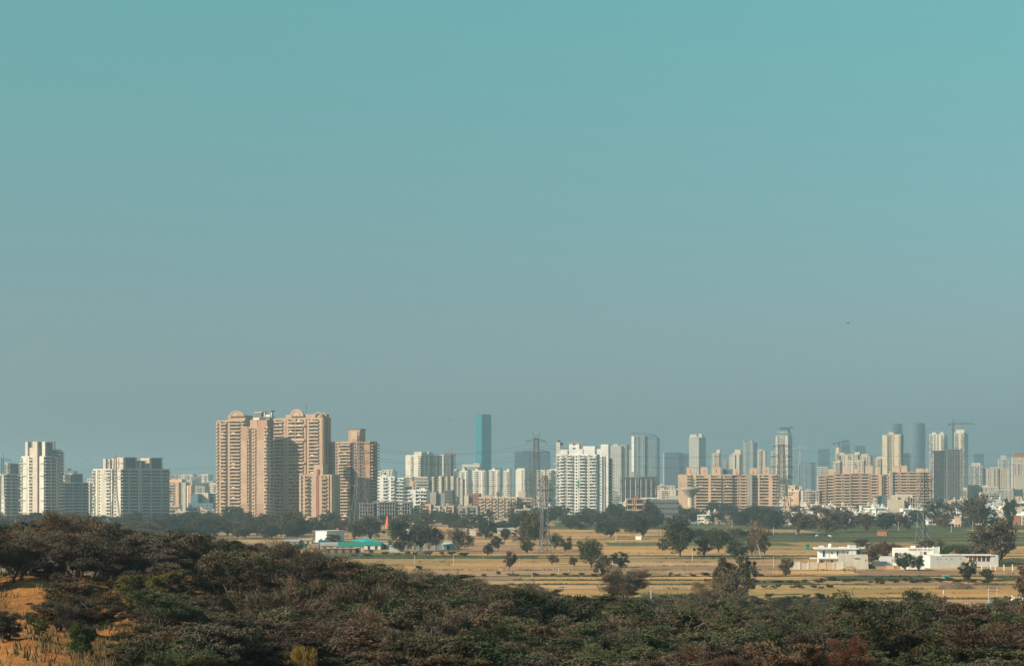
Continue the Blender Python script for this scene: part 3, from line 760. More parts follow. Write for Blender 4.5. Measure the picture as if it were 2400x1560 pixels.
b = Bld('apartment_tower', 'partly cut-off dark glass slab block with white floor edges at the left frame edge', 12, 1900, 40, group=TG, wall='white', slab='white')
dv = b.V(48)
b.block(-12, 12, 1112, dv, front=[('w', 8), ('r', 8), ('w', 8)], side=[('s', 10), ('f', 1), ('s', 12), ('f', 1), ('s', 6)])
b.part('roof_frame', [(0.3, .9, dv * .1, dv * .3, 0, 11, 0), (-8, .9, dv * .3, dv * .9, 10.4, 11, 0), (-8, -.2, dv * .32, dv * .88, 0, 10.3, 1), (.3, .9, dv * .82, dv * .9, 0, 10.3, 0)], ['white', 'darkgrey'], (0, 0, b.z(1112)), single=True)  # dark grey box: shade inside the open frame, put into colour
b.done()

b = Bld('apartment_tower', 'tallest white tower of the left group with open framed roof boxes', 104, 1850, 36, group=TG)
dv = b.V(148)
b.block(50, 104, 1070, dv * .9, front=[('r', 5), ('w', 11), ('d', 2), ('w+', 5), ('b', 5), ('r', 6), ('w', 12), ('d', 2), ('w', 12)],
        side=[('s', 12), ('f', 2), ('s', 11), ('w', 4), ('f', 1), ('s', 8)], n=19)
b.part('wall_blade', [(b.U(81), b.U(92), -2.4, -.8, 0, b.z(1034), 0)], ['white2'], single=True)
b.part('stair_core', [(b.U(58), b.U(81), 2, 9, b.z(1070), b.z(1048), 0), (b.U(58), b.U(64), .5, 9, b.z(1070), b.z(1034), 0), (b.U(64.5), b.U(80.5), 3, 8.6, b.z(1048), b.z(1034), 1)], ['white2', 'bluegl'], single=True)
b.block(b.U(100), b.U(104), 1054, dv * .45, metres=True, bottom=1072, v=dv * .45, side=[('s', 10)], n=2)
b.part('roof_frame', [(b.U(97), b.U(104), .8, 2, 0, 14, 0), (b.U(96), .6, 2, dv * .62, 13.4, 14.1, 0), (b.U(97), -1.5, 3, dv * .5, 0, 13.3, 1), (-1, -.2, dv * .55, dv * .6, 0, 13.3, 0)], ['white', 'darkgrey'], (0, 0, b.z(1070)), single=True)  # the frame's shaded interior is a solid box coloured dark grey
b.block(b.U(97), b.U(104.5), 1058, dv * .34, v=dv * .66, metres=True, side=[('s', 8)], n=20)
for q in range(5): b.part('floor_slab', [(b.U(95.5) , b.U(104.5), -1.9, -.8, 0, .35, 0)], ['white'], (0, 0, 6 + q * 11.4))
for q in range(5): b.part('floor_slab', [(b.U(47) , b.U(62), -1.9, -.8, 0, .35, 0)], ['white'], (0, 0, 6 + q * 11.4))
b.done()

b = Bld('apartment_tower', 'lower dark glass slab block with roof box between two white towers', 146, 1960, 52, group=TG)
dv = b.V(207)
b.block(138, 146, 1132, dv, front=[('w', 8)], side=[('s', 14), ('f', 1), ('s', 12), ('f', 1), ('s', 10)])
b.part('roof_frame', [(-9, -1, dv * .1, dv * .35, 0, 8.5, 0), (-9, -1, dv * .4, dv * .78, 0, 9, 1), (-10, 0.3, dv * .38, dv * .8, 9, 9.5, 0), (-.5, .1, dv * .28, dv * .31, 0, 8, 0), (-.5, .1, dv * .76, dv * .79, 0, 9, 0)], ['white2', 'darkgrey'], (0, 0, b.z(1132)), single=True)
b.done()

b = Bld('apartment_tower', 'broad white block whose dark glass right half has white floor edges and fins', 284, 1835, 34, group=TG)
dv = b.V(397)
b.block(218, 284, 1100, dv, front=[('r', 7), ('w', 5), ('n', 7), ('w', 2), ('x', 12), ('b', 10), ('w', 3), ('d', 2), ('n', 8), ('w', 10)], n=15,
        side=[('s', 9), ('f', 2), ('s', 12), ('x', 3), ('f', 2), ('s', 12), ('f', 2), ('s', 13), ('f', 2), ('s', 12)])
zt = b.z(1100)
for (u0, u1, v0, v1, hh) in ((-62, -44, 1, 9, 10), (-40, -18, 3, 10, 10.5)):
    b.part('roof_frame', [(u0 * .39, u0 * .39 + 3.5, v0, v1, 0, hh, 0), (u0 * .39 + 3.5, u1 * .39, v0 + 1, v1, 0, hh - .2, 1), (u1 * .39, u1 * .39 + 1.5, v0, v1, 0, hh, 0)], ['white2', 'darkgrey'], (0, 0, zt), single=True)  # dark grey filling carries the shade between the frame walls in its colour
for v0, v1, hh in ((3, 21, 11.5), (24, 33, 8.5), (37, 55, 11.5)):
    b.part('roof_frame', [(-12, -.5, v0, v0 + 3, 0, hh, 0), (-12, -3, v0 + 3, v1, 0, hh - .5, 1), (-12.5, .6, v0, v1 + .5, hh - .5, hh, 0), (-2, -1.2, v1 - .8, v1, 0, hh - .5, 0)], ['white2', 'darkgrey'], (0, 0, zt), single=True)  # shade under the frame slab is put into the dark grey box
for k in (-8, 12, 30, 48): b.tank(-5, dv * .5 + k * .5, zt + .3, 1.1, 2)
b.done()

b = Bld('apartment_tower', 'slim pinkish grid block squeezed beside the broad white and glass block', 216, 2300, 20, wall='white2', join=True)
b.block(204, 216, 1122, 14, front=[('n', 6), ('n', 6)], side=[('n', 5), ('n', 5)]); b.block(198, 214, 1134, 14, v=-3, front=[('n2', 10)]); b.done()
b = Bld('apartment_tower', 'hazy flat grey block rising behind the dark glass slab', 172, 3800, 10, wall='grey', join=True)
b.block(146, 158, 1098, 20, front=[('n', 6), ('n', 6)]); b.block(156, 172, 1104, 20, front=[('n', 6), ('n', 6)]); b.done()

# ---- peach complex
PG = 'tall peach residential towers with arched crowns'
b = Bld('apartment_tower', 'left arched peach tower with round crown and stacked balconies', 574, 1650, 22, group=PG, wall='peach', slab='peachlight')
b.block(508, 574, 986, 16, front=[('b', 5), ('w', 6), ('b', 12), ('n', 4), ('w', 5), ('b', 24), ('w', 3), ('b', 7)], side=[('w', 4), ('n', 6), ('w', 4)], n=30)
b.block(533, 574, 975, 12, v=1, bottom=987, part='crown_wall'); b.arch(538, 573, 975, 962, -.9); b.arch(531, 552, 975, 964, 6)
b.part('cornice', [(b.U(532), b.U(575), -1.6, .5, 0, 1.2, 0)], ['peachlight'], (0, 0, b.z(987))); b.done()

b = Bld('apartment_tower', 'foremost peach tower with plain colour-banded piers and shaded right side', 628, 1600, 30, group=PG, wall='peach', slab='peachlight')
dv = b.V(640)
x0, x1, zt = b.block(566, 628, 1001, dv, front=[('w', 14), ('d', 3), ('b', 3), ('n2', 11), ('b', 4), ('w', 19), ('r', 7)], side=[('r', 5), ('n', 4), ('r', 5)], n=29)
for (a, c) in ((566, 581.5), (603, 621.5)):
    b.part('colour_band', [(b.U(a), b.U(c), -.78, -.05, b.z(1030), b.z(1001) + .5, 0)], ['peach2']); b.part('colour_band', [(b.U(a), b.U(c), -.78, -.05, 0, b.z(1180), 0)], ['peach2'])
b.block(585, 602, 985, 9, v=.5, bottom=1002, part='lift_house'); b.block(603, 625, 986, 9, v=.5, bottom=1002, part='lift_house', wall='peach2')
b.block(575, 590, 979, 8, v=10, bottom=1002, part='lift_house', wall='white'); b.done()

b = Bld('apartment_tower', 'narrow dark tower with white floor edges wedged between the peach towers', 634, 1700, 45, wall='darkgrey', slab='offwhite')
dv = b.V(643)
b.block(594, 634, 978, dv, front=[('r', 10), ('n', 4), ('w', 4)], side=[('s', 8)]); zt = b.z(978)
b.part('roof_frame', [(b.U(612), b.U(634), 1, 5, 5.2, 6.0, 1), (b.U(614), b.U(616), 2, 4, 0, 5.2, 0), (b.U(630), b.U(632), 2, 4, 0, 5.2, 0), (b.U(596), b.U(610), 1, 5, 0, 4.6, 1), (b.U(618), b.U(628), 2, 6, 0, 2.6, 0), (b.U(594), b.U(612), .6, 5, 4.6, 5.1, 0)], ['white', 'darkgrey'], (0, 0, zt), single=True)
b.done()

b = Bld('apartment_tower', 'wide twin-arched peach tower behind, left part in the neighbour\'s shadow', 757, 1660, 30, group=PG, wall='peach', slab='peachlight')
dv = b.V(774)
b.block(640, 757, 980, dv, front=[('b', 15), ('b', 9), ('w', 6), ('d', 1), ('w', 5), ('b', 16), ('f', 2), ('b', 16), ('w', 5), ('d', 2), ('w', 5), ('b', 22), ('w', 8)],
        side=[('w', 4), ('n', 6), ('w', 6)], n=30)
b.block(668, 750, 972, 12, v=1, bottom=981, part='crown_wall'); b.arch(681, 712, 974, 957, -.9); b.arch(668, 690, 974, 961, 7); b.arch(737, 757, 976, 965, -.9, solid=False)
b.arch(737, 757, 976, 966, 5, wall='brick')
for r_ in (998, 1032, 1086): b.part('cornice', [(b.U(674), b.U(717), -2.2, -1.6, 0, 1.5, 0)], ['peachlight'], (0, 0, b.z(r_)))
T = Tri(); T.tube([(0, 0, 0), (0, 0, 9)], .18, 5); T.tube([(-1.5, 0, 6), (1.5, 0, 6)], .1, 4); T.tube([(-.9, 0, 8), (.9, 0, 8)], .1, 4)
put('antenna', T.mesh('antenna', [M['steel']]), b.root, (b.U(708), 6, b.z(968))); b.done()

b = Bld('apartment_block', 'short peach block with tall slot window standing before the arched towers', 778, 1570, 14, group=PG, wall='peach', slab='peach')
b.block(702, 778, 1114, 18, front=[('w', 5), ('n', 5), ('w', 5), ('b', 9), ('n', 8), ('w', 12), ('d', 4), ('w', 10), ('b', 3), ('b', 10), ('w', 5), ('d', 3), ('w', 4)], side=[('w', 3), ('n', 3), ('w', 3)], n=13, wall='peachlight')
b.block(735, 757, 1091, 12, v=-.2, bottom=1115, part='lift_house', wall='peachlight'); b.part('slot_window', [(b.U(743.5), b.U(747.5), -1.0, -.85, b.z(1212), b.z(1098), 0)], ['red'])
b.block(702, 795, 1212, 14, v=-8, part='podium', wall='peachlight', front=[('w', 4), ('n2', 10), ('w', 8), ('m2', 12), ('w', 10), ('n2', 10), ('w', 8)], n=1); b.done()

b = Bld('apartment_tower', 'peach tower with a tall boxy lift house and an orange pier', 868, 1650, 25, group=PG, wall='peach', slab='peachlight')
dv = b.V(884)
b.block(774, 868, 1036, dv, front=[('n', 5), ('w', 3), ('n2', 10), ('w', 3), ('r', 8), ('b', 20), ('d', 7), ('n', 6), ('w', 8), ('n', 6), ('y', 18)], side=[('B', 12)], n=26)
b.block(816, 843, 1008, 9, v=.5, bottom=1037, part='lift_house', wall='peach'); b.part('colour_band', [(b.U(824), b.U(836), .2, .48, b.z(1030), b.z(1010), 0)], ['peachlight'])
b.part('colour_band', [(b.U(838), b.U(842), .2, .48, b.z(1034), b.z(1010), 0)], ['brick'])
b.part('roof_slab', [(b.U(815), b.U(845), 0, 10, 0, .5, 0)], ['darkgrey'], (0, 0, b.z(1008) + .92)); b.done()

b = Bld('unfinished_building', 'grey unfinished concrete frame below the peach and white towers', 958, 1560, 8, cat='construction site', wall='grey')
for (a, c, t, v) in ((843, 874, 1180, 0), (876, 924, 1176, 2), (932, 958, 1178, 5)): b.skeleton(a, c, t, 13, v, ncol=max(4, int((c - a) / 6)), n=6)
b.part('wall', [(b.U(938), b.U(952), 4, 4.8, 0, b.z(1205), 0)], ['peach']); b.done()

# ---- left gap: lower blocks
b = Bld('apartment_block', 'salmon block with stacked balconies right of the broad white and glass block', 420, 2500, 20, wall='salmon')
dv = b.V(424)
b.block(392, 420, 1130, dv, front=[('b', 9), ('b', 10), ('w+', 8)], side=[('w', 4)]); b.block(392, 424, 1124, 10, v=2, bottom=1131, wall='salmonlight'); b.done()
b = Bld('apartment_block', 'grey tower whose peach corner strip has small windows, in the left gap', 447, 2450, 45, wall='greige', slab='salmon')
dv = b.V(456)
b.block(425, 436, 1132, dv, front=[('n', 5), ('w', 9)], wall='greige'); b.block(439, 447, 1139, dv, front=[('o', 3), ('n', 4)], wall='salmon', side=[('w', 5)]); b.done()
b = Bld('hall_building', 'cream windowless hall beside a dark glass office in the left gap', 488, 2250, 18, wall='cream', cat='building')
b.block(456, 488, 1154, 16, parapet=False); b.block(488, 512, 1156, 14, v=5, wall='paleblue', front=[('g', 10)]); b.block(454, 472, 1158, 10, v=-8, wall='bluegl'); b.block(454, 512, 1180, 8, v=-14, wall='bluegl', front=[('m2', 8), ('m2', 8), ('m2', 8)]); b.done()
for i, (a, c, t, D, wl) in enumerate([(392, 420, 1186, 1950, 'cream'), (411, 441, 1199, 1800, 'cream'), (436, 462, 1190, 1900, 'offwhite'), (463, 480, 1194, 1950, 'salmonlight'), (474, 492, 1201, 1820, 'cream'), (490, 512, 1200, 1820, 'peachlight')]):
    b = Bld('apartment_block', None, c, D, 6, wall=wl, join=True, group='low blocks in the left gap')
    auto_label(b.root, (a + c) / 2, ['low cream walk-up block', 'low cream walk-up block', 'low off-white block', 'low pinkish block', 'low cream walk-up block', 'low peach block'][i], ('upper row, ' if t < 1195 else 'lower row, ') + 'by')
    b.block(a, c, t, 11, front=[('n', 4), ('b', 8), ('n', 3), ('b', 8)]); b.block(a + 4, a + 10, t - 5, 5, v=3, bottom=t + 1); b.done()
for i, (a, c, t, D, wl) in enumerate([(391, 414, 1112, 4200, 'cream'), (414, 436, 1114, 4400, 'offwhite'), (424, 452, 1112, 3900, 'cream'), (448, 470, 1118, 3600, 'greige'), (463, 472, 1114, 3700, 'cream'), (472, 488, 1112, 3400, 'white'),
                                      (466, 486, 1132, 3200, 'darkgrey'), (486, 500, 1128, 3300, 'cream'), (492, 510, 1133, 2800, 'white'), (392, 412, 1122, 3000, 'peachlight'), (414, 450, 1126, 3100, 'cream'), (452, 480, 1140, 2900, 'greige')]):
    b = Bld('apartment_block', None, c, D, [0, 12, 25][i % 3], wall=wl, join=True, group='far blocks in the left gap')
    auto_label(b.root, (a + c) / 2, {'cream': 'far cream', 'offwhite': 'far off-white', 'greige': 'far grey-beige', 'white': 'far white', 'darkgrey': 'dark hazy', 'peachlight': 'far pale peach'}[wl] + ' block', 'on the skyline by')
    b.block(a, c, t, 14, front=[('n2', 6), ('b', 6), ('n2', 6)]); b.done()

# ---- centre left
b = Bld('apartment_tower', 'white slab block with dark balcony stacks right of the boxy-topped peach tower', 945, 1990, 10, wall='bright', slab='bright')
b.block(885, 925, 1118, 16, front=[('w', 14), ('b', 10), ('w', 8), ('b', 8)], side=[('n', 4)]); b.block(925, 945, 1121, 14, v=2, front=[('b', 9), ('w', 1), ('b', 9)])
b.block(893, 905, 1114, 6, v=3, bottom=1119); b.tank(b.U(900), 5, b.z(1114) + 1, 1.2, 2); b.done()
b = Bld('apartment_tower', 'distant white twin block just left of the pale towers with a crane', 921, 3200, 15, wall='white', join=True)
b.block(886, 896, 1104, 14, front=[('n', 3), ('n', 3)]); b.block(895, 921, 1101, 14, front=[('n2', 8), ('w', 4), ('n2', 6)]); b.block(920, 927, 1105, 8, wall='bluegl'); b.done()
b = Bld('apartment_tower', 'broad pale tower with two roof boxes and grey-blue right half', 987, 2650, 30, wall='white', join=True, slab='white')
dv = b.V(1030)
b.block(951, 987, 1067, dv, front=[('w', 12), ('b', 6), ('w', 11), ('b', 6)], side=[('g', 3), ('w', 2), ('b', 4), ('w', 2), ('g', 4), ('b', 5), ('w', 2), ('g', 4)])
b.block(969, 987, 1060, 14, v=1, bottom=1068); b.block(b.U(974), b.U(986), 1060, 12, v=dv * .42, bottom=1068, metres=True); b.done()
b = Bld('apartment_tower', 'scaffolded grey tower under construction beside the broad pale tower', 1056, 2750, 24, wall='grey', join=True)
b.block(1022, 1032, 1068, 18, front=[('w', 3), ('g', 5)], wall='white'); b.block(1030, 1040, 1066, 18, front=[('g', 5), ('w', 2)], wall='white'); b.skeleton(1040, 1056, 1066, 16, 0, ncol=5, sides=4); b.done()
crane('thin dark tower crane above the scaffolded grey tower', 1058, 2760, 1048, 1150, 1066, 1040, 'brick')
b = Bld('apartment_block', 'dark-windowed slab block with a pinkish end wall in the centre left', 1005, 2250, 10, wall='darkgrey', slab='offwhite', join=True)
b.block(962, 974, 1128, 14, wall='salmonlight', front=[('w', 5), ('n', 3)]); b.block(974, 1005, 1127, 14, front=[('b', 5), ('b', 5), ('b', 5), ('b', 5)]); b.block(964, 994, 1118, 10, v=18, wall='cream', front=[('n2', 5)] * 3); b.done()
b = Bld('apartment_block', 'cream block with a pale low parapet left of the slanted grey-brown row', 966, 2500, 12, wall='cream', join=True)
b.block(948, 966, 1118, 12, front=[('w', 4), ('n2', 6)]); b.done()
for i, (a, c, t) in enumerate([(1005, 1017, 1118), (1021, 1034, 1117), (1038, 1049, 1118), (1052, 1062, 1117), (1066, 1074, 1121), (1074, 1083, 1124)]):
    b = Bld('apartment_block', None, c, 2350 - 20 * i, 50, wall=['greige', 'cream', 'greige', 'cream', 'greige', 'offwhite'][i], join=True, group='row of grey brown towers')
    auto_label(b.root, (a + c) / 2, 'grey-beige tower of the close staggered row', 'by')
    w = c - a; b.block(c - w * .45, c, t, b.V(c + w * .5) , front=[('b', 3), ('w', 4)], side=[('w', 4), ('d', 2), ('n', 4)]); b.done()
b = Bld('apartment_block', 'near block of white balcony bands with one plain cream pier', 1000, 1830, 8, wall='bright', slab='bright')
b.block(956, 1000, 1149, 16, front=[('b', 9), ('w+', 8), ('b', 9), ('w', 2), ('b', 12)]); b.block(944, 957, 1141, 10, v=9, wall='bluegl', front=[('g', 5)]); b.block(985, 995, 1145, 5, v=2, bottom=1150); b.done()
b = Bld('apartment_block', 'grey windowless wing below the slanted towers', 1060, 2050, 10, wall='greige', join=True)
b.block(1008, 1022, 1155, 12); b.block(1022, 1042, 1156, 12, v=3, wall='grey'); b.block(1042, 1060, 1150, 12, v=1, wall='darkgrey', front=[('n2', 5), ('n2', 5)]); b.done()
b = Bld('office_building', 'white office with an open top storey left of the teal tower', 1124, 3300, 8, wall='white', cat='office building', join=True)
b.block(1082, 1124, 1100, 20, front=[('g', 20)]); b.block(1082, 1124, 1088, 20, v=1, bottom=1094); b.block(1108, 1122, 1085, 10, v=3, bottom=1089, wall='salmonlight'); b.block(1082, 1088, 1094, 20, v=1, bottom=1101); b.block(1116, 1124, 1094, 18, v=1.5, bottom=1101, wall='bluegl'); b.done()

# the teal tower
b = Bld('glass_tower', 'tall plain teal glass tower standing alone above the centre skyline', 1129, 3650, 40, cat='glass tower', wall='teal', slab='teal2', glass='teal')
dv = b.V(1151.5); zt = b.z(973)
b.part('curtain_wall', [(b.U(1115), 0, 0, dv, -.5, zt, 0)], ['teal'], single=True)
for k in range(46): b.part('floor_line', [(b.U(1115) - .12, .14, -.14, dv + .12, 0, .35, 0)], ['teal2'], (0, 0, 4 + k * (zt - 5) / 46))
for k in range(8): b.part('mullion', [(-.1, .1, -.22, 0, 0, zt, 0)], ['teal2'], (b.U(1115) * (k + .5) / 8, -.01, 0))
for k in range(10): b.part('mullion', [(0, .24, -.1, .1, 0, zt, 0)], ['teal2'], (0.0, dv * (k + .5) / 10, 0))
b.part('parapet', [(b.U(1115), 0, 0, .5, zt, zt + 2.2, 0), (-.5, 0, .5, dv - .5, zt, zt + 2.2, 0)], ['teal2']); b.done()

WG = 'white apartment slabs around the teal tower'
for i, (a, c, t) in enumerate([(1056, 1072, 1104), (1076, 1102, 1104), (1106, 1142, 1103), (1146, 1176, 1102), (1180, 1199, 1104)]):
    b = Bld('apartment_block', None, c - 6, 2950 + 40 * (i % 2), 34, wall='white', join=True, group=WG, fh=3.1)
    auto_label(b.root, (a + c) / 2, 'white mid-rise slab of the even white row', 'by')
    b.block(a, c - 6, t, b.V(c), front=[('n2', 6), ('b', 5), ('n2', 6), ('w', 3), ('b', 4)] if c - a > 20 else [('n2', 6), ('b', 5)], side=[('w', 6), ('n', 3)])
    b.block(a + 3, a + 9, t - 4, 8, v=5, bottom=t + 1); b.done()
b = Bld('apartment_block', 'white slab with a blank left end wall behind the yellowish block', 1230, 2900, 30, wall='white', join=True, group=WG)
b.block(1209, 1230, 1101, b.V(1256), front=[('w', 14), ('n2', 6)], side=[('n', 5), ('w', 3), ('b', 4), ('w', 3), ('n', 4)]); b.block(1210, 1226, 1098, 8, v=3, bottom=1102); b.done()
b = Bld('apartment_block', 'white slab just left of the bright white tower, behind the central pylon', 1292, 2950, 24, wall='white', join=True, group=WG)
b.block(1258, 1292, 1102, 20, front=[('n2', 5), ('b', 4), ('w', 4), ('n2', 5), ('b', 4)]); b.block(1281, 1303, 1100, 14, v=10, front=[('n2', 6)]); b.done()
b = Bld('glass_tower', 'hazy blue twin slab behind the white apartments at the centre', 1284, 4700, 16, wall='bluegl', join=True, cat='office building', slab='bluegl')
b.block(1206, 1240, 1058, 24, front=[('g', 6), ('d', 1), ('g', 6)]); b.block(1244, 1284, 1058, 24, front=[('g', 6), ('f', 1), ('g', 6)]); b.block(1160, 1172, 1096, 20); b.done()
b = Bld('apartment_block', 'long low yellowish block with rows of balconies and grey wing', 1212, 1900, 6, wall='cream', slab='salmonlight')
b.block(1122, 1212, 1166, 14, front=[('n', 4), ('b', 6), ('w', 3)] * 6, n=6); b.block(1214, 1252, 1167, 14, v=4, wall='greige', front=[('w', 4), ('b', 6), ('b', 6), ('b', 6), ('w', 4)], n=6)
b.block(1128, 1150, 1162, 6, v=4, bottom=1167, wall='salmon'); b.block(1213, 1230, 1152, 8, v=6, bottom=1168, wall='cream'); b.done()
b = Bld('apartment_block', 'pinkish plaster block behind the yellowish block, half hidden', 1106, 2150, 10, wall='salmon', join=True)
b.block(1088, 1098, 1162, 10, wall='cream'); b.block(1097, 1122, 1158, 12, v=3, wall='brick', front=[('n2', 4), ('n2', 4)]); b.done()
for i, (a, c, t, wl) in enumerate([(966, 986, 1192, 'peachlight'), (986, 1010, 1183, 'salmonlight'), (1010, 1032, 1187, 'cream'), (1030, 1046, 1190, 'offwhite'), (1042, 1064, 1186, 'peachlight'), (1070, 1096, 1189, 'greige'), (1096, 1120, 1187, 'greige')]):
    b = Bld('row_house', None, c, 1760, 12, wall=wl, cat='house', group='peach plaster houses before the centre towers')
    auto_label(b.root, (a + c) / 2, {'peachlight': 'plain peach plaster house', 'salmonlight': 'pinkish terraced house', 'cream': 'cream terraced house', 'offwhite': 'off-white terraced house', 'greige': 'grey-beige terraced house'}[wl], 'by')
    b.block(a, c, t, 10, front=[('w', 3), ('b', 4), ('n', 2), ('w', 2)], n=4); b.block(a + 3, a + 8, t - 5, 4, v=2, bottom=t + 1, part='stair_room'); b.tank(b.U(c - 5), 4, b.z(t) + .2, .7, 1.2); b.done()

# ---- centre: bright white tower
b = Bld('apartment_tower', 'bright white stepped tower covered in balconies, nearest at the centre', 1398, 1930, 12, group='bright white towers at the centre', wall='bright', slab='bright')
b.block(1303, 1398, 1066, 18, front=[('r', 3), ('n', 5), ('B', 9), ('x', 6), ('b', 9), ('n', 5), ('n', 6), ('x', 4), ('B', 10), ('n', 5), ('x', 4), ('b', 10), ('r', 3)], side=[('n', 5), ('b', 5)], n=20)
b.block(1303, 1312, 1037, 7, v=1, bottom=1067, part='lift_house', wall='offwhite'); b.block(1313, 1330, 1055, 12, bottom=1067); b.block(1333, 1357, 1040, 10, v=1, bottom=1067, part='lift_house'); b.block(1357, 1366, 1054, 9, v=0.5, bottom=1067)
b.block(1366, 1394, 1047, 10, v=1, bottom=1067, part='lift_house'); b.part('roof_slab', [(b.U(1330), b.U(1366), 0, 11, 0, .4, 0)], ['offwhite'], (0, 0, b.z(1040) + .95))
b.part('window', [(b.U(1342), b.U(1348), .8, 1.0, 6, 7.2, 0), (b.U(1342), b.U(1348), .8, 1.0, 10, 11, 0)], ['glass'], (0, 0, b.z(1066)))
b.tank(b.U(1308), 4, b.z(1037) + .2, 1.5, 2.4); b.tank(b.U(1315), 4, b.z(1037) - 2, 1.3, 2.2)
for k in range(5): b.part('ledge', [(b.U(1299), b.U(1305), -1.5, 6, 0, .5, 0)], ['bright'], (0, 0, 8 + 11 * k))
b.part('green_net', [(b.U(1354.5), b.U(1358.5), -2.6, -2.4, b.z(1142), b.z(1125), 0)], ['green_sheet']); b.done()
b = Bld('apartment_tower', 'blank white slab tower with a tall blue strip, right of the stepped tower', 1426, 1990, 10, group='bright white towers at the centre', wall='bright', slab='bright')
b.block(1398, 1408, 1054, 16, front=[('w', 5)]); b.block(1408, 1426, 1043, 16, v=.5, front=[('w+', 4)]); b.part('glass_strip', [(b.U(1411), b.U(1415), -.95, -.75, 0, b.z(1069), 0)], ['bluegl'], single=True)
b.part('pier', [(b.U(1416), b.U(1418), -1.5, -.75, 0, b.z(1068), 0)], ['white2']); b.block(1426, 1431, 1075, 10, v=5, wall='offwhite', side=[('s', 5)], front=[('s', 5)]); b.done()

HZ = 'hazy towers on the far skyline'
b = Bld('apartment_tower', 'hazy grid-faced tower immediately right of the bright white slab', 1454, 3700, 22, wall='offwhite', join=True, group=HZ)
b.block(1428, 1456, 1045, 22, front=[('n2', 6)] * 3, side=[('n', 3), ('n', 3)]); b.block(1448, 1466, 1043, 16, v=6, wall='greige', front=[('n2', 5)] * 2); b.block(1436, 1448, 1041, 8, v=2, bottom=1046); b.done()
b = Bld('apartment_tower', 'narrow hazy rounded-top tower left of the curved-top tower', 1480, 3900, 16, wall='offwhite', join=True, group=HZ)
b.block(1463, 1482, 1054, 20, front=[('g', 2), ('w', 2), ('n', 3)]); b.arch(1463, 1482, 1054, 1047, 2, thick=10, wall='bluegl', ring='bluegl'); b.done()
b = Bld('glass_tower', 'tall curved-top glass tower with a white left edge strip', 1512, 3350, 20, wall='greige', slab='offwhite', glass='bluegl', cat='glass tower', group=HZ, join=True)
zt = b.z(1020)
b.block(1480, 1512, 1022, 26, front=[('w+', 7), ('g', 8), ('f', 1), ('g', 8), ('w', 2), ('g', 4)], side=[('g', 5), ('g', 5)]); b.part('edge_strip', [(b.U(1481), b.U(1487), -1.9, -1.3, b.z(1105), zt - 1, 0)], ['bright'], single=True)
T = Tri(); n = 24; xa, xb = b.U(1480), b.U(1538)
prof = [(xa + (xb - xa) * k / n, zt + (6.0 * (1 - ((k / n) / .5 - .3) ** 2 * .4) if k / n < .5 else 6.0 * .81 - 9 * ((k / n - .5) * 2) ** 2)) for k in range(n + 1)]
fr = [(x, 4, z) for x, z in prof] + [(xb, 4, -.5), (b.U(1513), 4, -.5), (b.U(1513), 4, zt - 2), (xa, 4, zt - 2)]; bk = [(x, 22, z) for x, _, z in fr]; m_ = len(fr)
T.add(fr + bk, [tuple(range(m_))[::-1], tuple(range(m_, 2 * m_))] + [(k, (k + 1) % m_, m_ + (k + 1) % m_, m_ + k) for k in range(m_)], 0)
put('curved_wing', T.mesh('curved_wing', [M['bluegl']]), b.root)
for k in range(5): b.part('fin', [(-.3, .3, 0, .8, 0, b.z(1030), 0)], ['offwhite'], (b.U(1516 + 4.5 * k), 3.1, 0))
b.done()
b = Bld('unfinished_building', 'long dark unfinished grid block below the curved-top tower', 1538, 2500, 8, cat='construction site', wall='darkgrey', join=True)
b.skeleton(1453, 1492, 1118, 18, 0, ncol=9, mat='darkgrey'); b.skeleton(1493, 1538, 1117, 18, 3, ncol=11, mat='darkgrey')
for k in range(6): b.part('fin', [(-.5, .5, 0, .6, 0, b.z(1122), 0)], ['offwhite'], (b.U(1466 + 12 * k), -.7, 0))
b.done()
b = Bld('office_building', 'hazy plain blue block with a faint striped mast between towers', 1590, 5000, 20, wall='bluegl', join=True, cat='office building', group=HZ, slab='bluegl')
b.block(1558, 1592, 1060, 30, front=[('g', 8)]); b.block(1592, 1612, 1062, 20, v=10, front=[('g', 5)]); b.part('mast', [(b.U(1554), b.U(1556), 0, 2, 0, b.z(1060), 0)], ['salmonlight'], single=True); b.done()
b = Bld('apartment_block', 'long orange-brown low building with a white roof strip', 1512, 1700, 5, wall='salmon', slab='peachlight')
b.block(1468, 1512, 1170, 12, front=[('h', 10), ('w', 2), ('h', 12), ('w', 1)], wall='peach', n=4); b.block(1486, 1496, 1164, 6, v=2, bottom=1171, wall='brick'); b.part('panel', [(b.U(1508), b.U(1512), -1.8, -1.6, 8, 13, 0)], ['orange'])
b.block(1513, 1590, 1172, 12, v=4, wall='darkgrey', front=[('n2', 6), ('n2', 6), ('n2', 6), ('m2', 6), ('n2', 6)], n=4); b.part('roof_strip', [(b.U(1496), b.U(1545), 3, 10, 0, .7, 0)], ['bright'], (0, 0, b.z(1170) + .9)); b.block(1566, 1590, 1164, 8, v=8, bottom=1173, wall='offwhite'); b.done()

